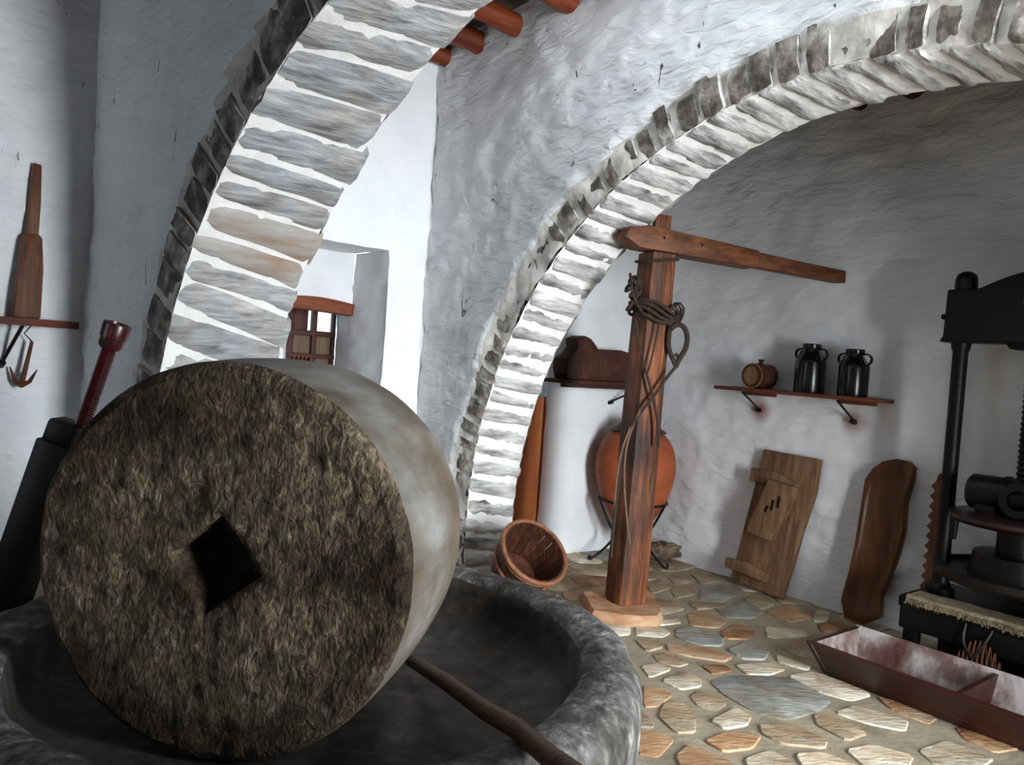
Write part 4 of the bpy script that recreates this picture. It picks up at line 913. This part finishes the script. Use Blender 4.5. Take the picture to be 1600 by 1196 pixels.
# ---- black iron screw press at the right
def press():
    TP = 1.42; P = lambda u, v: on_t(u, v, TP)
    cx = P(1606, 700).x; colx = P(1486, 720).x; hw = cx-colx; base = Vector((cx, TP, 0))
    t = thing('screw_press', 'black iron screw press with two columns and heavy crosshead at the right', 'press', G2(*base), TH2)
    zt = .40; zc0, zc1 = P(1486, 536).z, P(1486, 455).z; zf = P(1512, 425).z; zpk = P(1600, 425).z
    b = MB(); b.box((.0, -.03, zt-.03), (2*hw+.16, .56, .06), .01); b.build('table', M['iron_paint'], t)
    b = MB(); b.box((0, -.29, zt-.10), (2*hw+.14, .03, .14), .006); b.build('apron', M['iron_paint'], t)
    b = MB(); b.box((0, .2, .2), (2*hw+.1, .04, .36), .006); b.build('back_board', M['iron_paint'], t)
    for sx in (-1, 1):
        for sy in (-.25, .2):
            b = MB(); b.box((sx*(hw+.02), sy, .19), (.07, .07, .38), .008); b.build('leg', M['iron_paint'], t)
    for sx in (-1, 1):
        b = MB(); b.lathe([(0, zt), (.07, zt), (.072, zt+.02), (.052, zt+.035), (.043, zt+.06), (.038, zt+.2), (.038, zc0-.05), (.046, zc0-.03), (.05, zc0), (0, zc0)], 24, M=Matrix.Translation((sx*hw, 0, 0))); b.build('column', M['iron_paint'], t, smooth=40)
        b = MB(); b.lathe([(0, zc1-.01), (.052, zc1-.01), (.056, zc1+.03), (.054, zf-.04), (.045, zf-.015), (.02, zf), (0, zf+.003)], 18, M=Matrix.Translation((sx*hw, 0, 0))); b.build('finial', M['iron_paint'], t, smooth=40)
        b = MB(); b.box((sx*(hw+.085), 0, (zc0+zc1)/2-.0), (.05, .04, .03), .008); b.build('lug', M['iron_paint'], t)
    pts = []; 
    for k in range(21):
        f = -1+2*k/20; z = zc1+(zpk-zc1)*max(0, 1-abs(f)**1.6*1.25); pts.append((f*(hw-.05), z))
    pts = [(-hw-.085, zc0+.01), (-hw-.07, zc0+.03), (-hw-.065, zc1-.0)]+pts+[(hw+.065, zc1), (hw+.07, zc0+.03), (hw+.085, zc0+.01)]
    pts += [(hw+.08, zc0), (.12, zc0-.0), (.1, zc0-.03), (-.1, zc0-.03), (-.12, zc0), (-hw-.08, zc0)]
    b = MB(); b.prism(pts, .15, M=Matrix.Translation((0, -.075, 0)), bev=.01); ch = b.build('crosshead', M['iron_paint'], t)
    b = MB(); b.lathe([(0, 0), (.055, 0), (.06, .012), (.04, .02), (0, .02)], 24, M=TR((.01, -.075, (zc0+zpk)/2+.03), rx=math.pi/2)); b.build('boss', M['brass'], ch)
    zp = P(1500, 800).z
    b = MB(); n = 44; z0, z1 = zp+.05, zpk+.02; prof = [(0, z0)]
    for k in range(n*2+1): prof.append((.042 if (k//1) % 2 == 0 else .034, z0+(z1-z0)*k/(2*n)))
    prof.append((0, z1)); b.lathe(prof, 20); b.build('screw', M['iron'], t, smooth=25)
    # pressing plate with its gear housing
    b = MB(); b.lathe([(0, zp-.02), (.30, zp-.02), (.325, zp), (.325, zp+.02), (.30, zp+.03), (0, zp+.035)], 40); pp = b.build('pressing_plate', M['iron_red2'], t, smooth=40)
    for a in (200, 320, 80): b = MB(); b.lathe([(0, -.12), (.012, -.12), (.022, 0), (0, 0)], 10, M=Matrix.Translation((.29*math.cos(math.radians(a)), .29*math.sin(math.radians(a)), zp-.015))); b.build('peg', M['iron_paint'], pp)
    b = MB(); b.lathe([(0, -.22), (.075, -.22), (.09, -.205), (.092, -.06), (.10, -.055), (.10, -.035), (.092, -.03), (.092, .2), (.075, .22), (0, .22)], 28, M=TR((0, -.08, zp+.135), ry=math.pi/2)); b.build('gear_housing', M['iron_paint'], t, smooth=40)
    b = MB(); b.lathe([(.05, -.01), (.075, -.03), (.09, -.02), (.085, 0), (.05, 0)], 28, M=TR((.04, -.20, zp+.13), rx=math.pi/2), closed=True); b.build('housing_ring', M['iron'], t)
    b = MB(); b.box((-.12, -.08, zp+.05), (.10, .14, .06), .01); b.box((.12, -.08, zp+.05), (.10, .14, .06), .01); b.build('housing_foot', M['iron_paint'], t)
    zq = P(1455, 872).z
    b = MB(); b.lathe([(0, zp-.18), (.10, zp-.17), (.10, zp-.02), (0, zp-.02)], 24); b.build('plunger', M['iron_paint'], t)
    b = MB(); b.lathe([(0, zq-.035), (.33, zq-.035), (.37, zq-.01), (.375, zq+.025), (.36, zq+.03), (.345, zq+.005), (.30, zq), (0, zq)], 44, M=Matrix.Translation((0, -.02, 0))); b.build('drip_pan', M['iron'], t, smooth=40)
    b = MB(); b.lathe([(0, zq), (.22, zq), (.20, zp-.17), (0, zp-.17)], 30); b.build('pressed_block', M['iron_paint'], t)
    b = MB(); b.tube(smoothpath([(-.10, -.31, zt-.05), (-.10, -.34, zt-.14), (-.04, -.36, zt-.20)]), .008, 6); b.tube(smoothpath([(.02, -.31, zt-.05), (.0, -.34, zt-.12), (-.04, -.36, zt-.20)]), .008, 6); b.build('hanger', M['iron'], t)
    # woven mat on the table edge
    m = MB(); ml = []
    nx, ny = 44, 10; vs = []; fs = []
    for j in range(ny+1):
        for i in range(nx+1):
            x = -hw-.03+(2*hw+.05)*i/nx; y = -.345+.17*j/ny+.012*nz((x*9, 0, 0)); 
            vs.append((x, y, zt+.004+.004*nz((x*14, y*14, 0))-(.028 if j == 0 else 0)+.01*max(0, nz((x*3, y*6, 4)))))
    k0 = len(vs); vs += [(p[0], p[1], p[2]+.010) for p in vs]
    for j in range(ny):
        for i in range(nx): k = j*(nx+1)+i; fs += [(k, k+1, k+nx+2, k+nx+1), (k0+k, k0+k+nx+1, k0+k+nx+2, k0+k+1)]
    for i in range(nx): fs += [(i, k0+i, k0+i+1, i+1)]
    m.add(vs, fs); tm = thing('woven_mat', 'frayed woven straw mat lying on the press table', 'mat', G2(cx, TP, 0), TH2)
    m.build('weave', M['mat'], tm, smooth=60)
    fr = MB(); rg = random.Random(2)
    for i in range(150):
        x = -hw-.02+(2*hw+.03)*rg.random(); l = rg.uniform(.012, .04); fr.tube([(x, -.335, zt+.004), (x+rg.uniform(-.012, .012), -.345-l*.5, zt-.004), (x+rg.uniform(-.02, .02), -.345-l*.6, zt-.01-l*.5)], .0015, 3, caps=False)
    f_ = fr.build('fringe', M['mat'], tm, smooth=0); f_['kind'] = 'stuff'
    # ribbed wire basket under the table
    wb = on_t(1536, 1020, 1.13); hb = on_t(1536, 1000, 1.13).z-.004; tb = thing('wire_basket', 'small ribbed wire basket standing between the trough and the press table', 'basket', G2(wb.x, 1.088, 0), TH2)
    for i in range(11):
        x = -.11+.022*i; h = hb*math.sqrt(max(.05, 1-(x/.13)**2)); bb = MB(); bb.tube([(x, -.034*h/hb, 0.004)]+[(x, -.034*h/hb*math.cos(math.pi*k/8), .004+h*math.sin(math.pi*k/8)) for k in range(1, 8)]+[(x, .034*h/hb, .004)], .004, 5); bb.build('rib', M['rusty'], tb)
    bb = MB(); bb.tube([(.13*math.cos(a), .036*math.sin(a), .008) for a in [2*math.pi*i/24 for i in range(25)]], .006, 6, caps=False); bb.build('rim', M['rusty'], tb)
M['brass'] = pmat('brass_boss', [C(90, 62, 24), C(140, 104, 48)], ns=10, rough=.4, metal=.7)
M['iron_red2'] = pmat('dark_red_iron', [C(24, 13, 13), C(46, 22, 22)], ns=12, rough=.4, bump=.2, bs=30, bdist=.003, spec=.5)
press()

# ---- long two-part trough on the floor
def trough():
    s0, s1 = 2.31, 3.75; zt = .185; b0 = Vector(((s0+s1)/2, .80, 0))
    n0 = fl2(1272, 1050, 0).y; nt = fl2(1262, 1003, zt).y; ft = fl2(1345, 977, zt).y
    t = thing('wooden_trough', 'long dark red wooden trough divided in two, on the flagstones in front of the press', 'trough', G2(*b0), TH2)
    yn0, ynt, yft = n0-.80, nt-.80, ft-.80; yf0 = yft-.10; th = .022; xl, xr = s0-b0.x, s1-b0.x
    def quad(name, A, B, C_, D, off, mats=('trough', 'trough_in')):
        A, B, C_, D = map(Vector, (A, B, C_, D)); o_ = Vector(off); b = MB(); vs = [A, B, C_, D, A+o_, B+o_, C_+o_, D+o_]
        b.add(vs, [(0, 1, 2, 3), (0, 1, 5, 4), (1, 2, 6, 5), (2, 3, 7, 6), (3, 0, 4, 7)], 0); b.add([p for p in vs], [(4, 5, 6, 7)], 1)
        return b.build(name, [M[m] for m in mats], t, smooth=0)
    quad('side_board', (xl+.02, yn0, 0.012), (xr, yn0, .012), (xr, ynt, zt), (xl-.02, ynt, zt), (0, .028, .004))
    quad('side_board', (xl+.02, yf0, 0.012), (xr, yf0, .012), (xr, yft, zt), (xl-.02, yft, zt), (0, -.026, .004))
    quad('end_board', (xl+.02, yn0, .012), (xl+.02, yf0, .012), (xl-.02, yft, zt-.004), (xl-.02, ynt, zt-.004), (.026, 0, 0))
    quad('end_board', (xr-.02, yn0, .012), (xr-.02, yf0, .012), (xr, yft, zt-.004), (xr, ynt, zt-.004), (-.026, 0, 0))
    sd = 2.98-b0.x
    quad('divider', (sd-.012, yn0+.03, .03), (sd-.012, yf0-.02, .03), (sd-.012, yft-.03, zt-.012), (sd-.012, ynt+.03, zt-.012), (.024, 0, 0), ('trough', 'trough'))
    b = MB(); b.box(((xl+xr)/2, (yn0+yf0)/2, .024), (xr-xl-.06, yf0-yn0-.01, .022)); b.build('bottom', [M['trough_in']], t, smooth=0)
def fl2(u, v, z): return L2(onz(u, v, z))
trough()
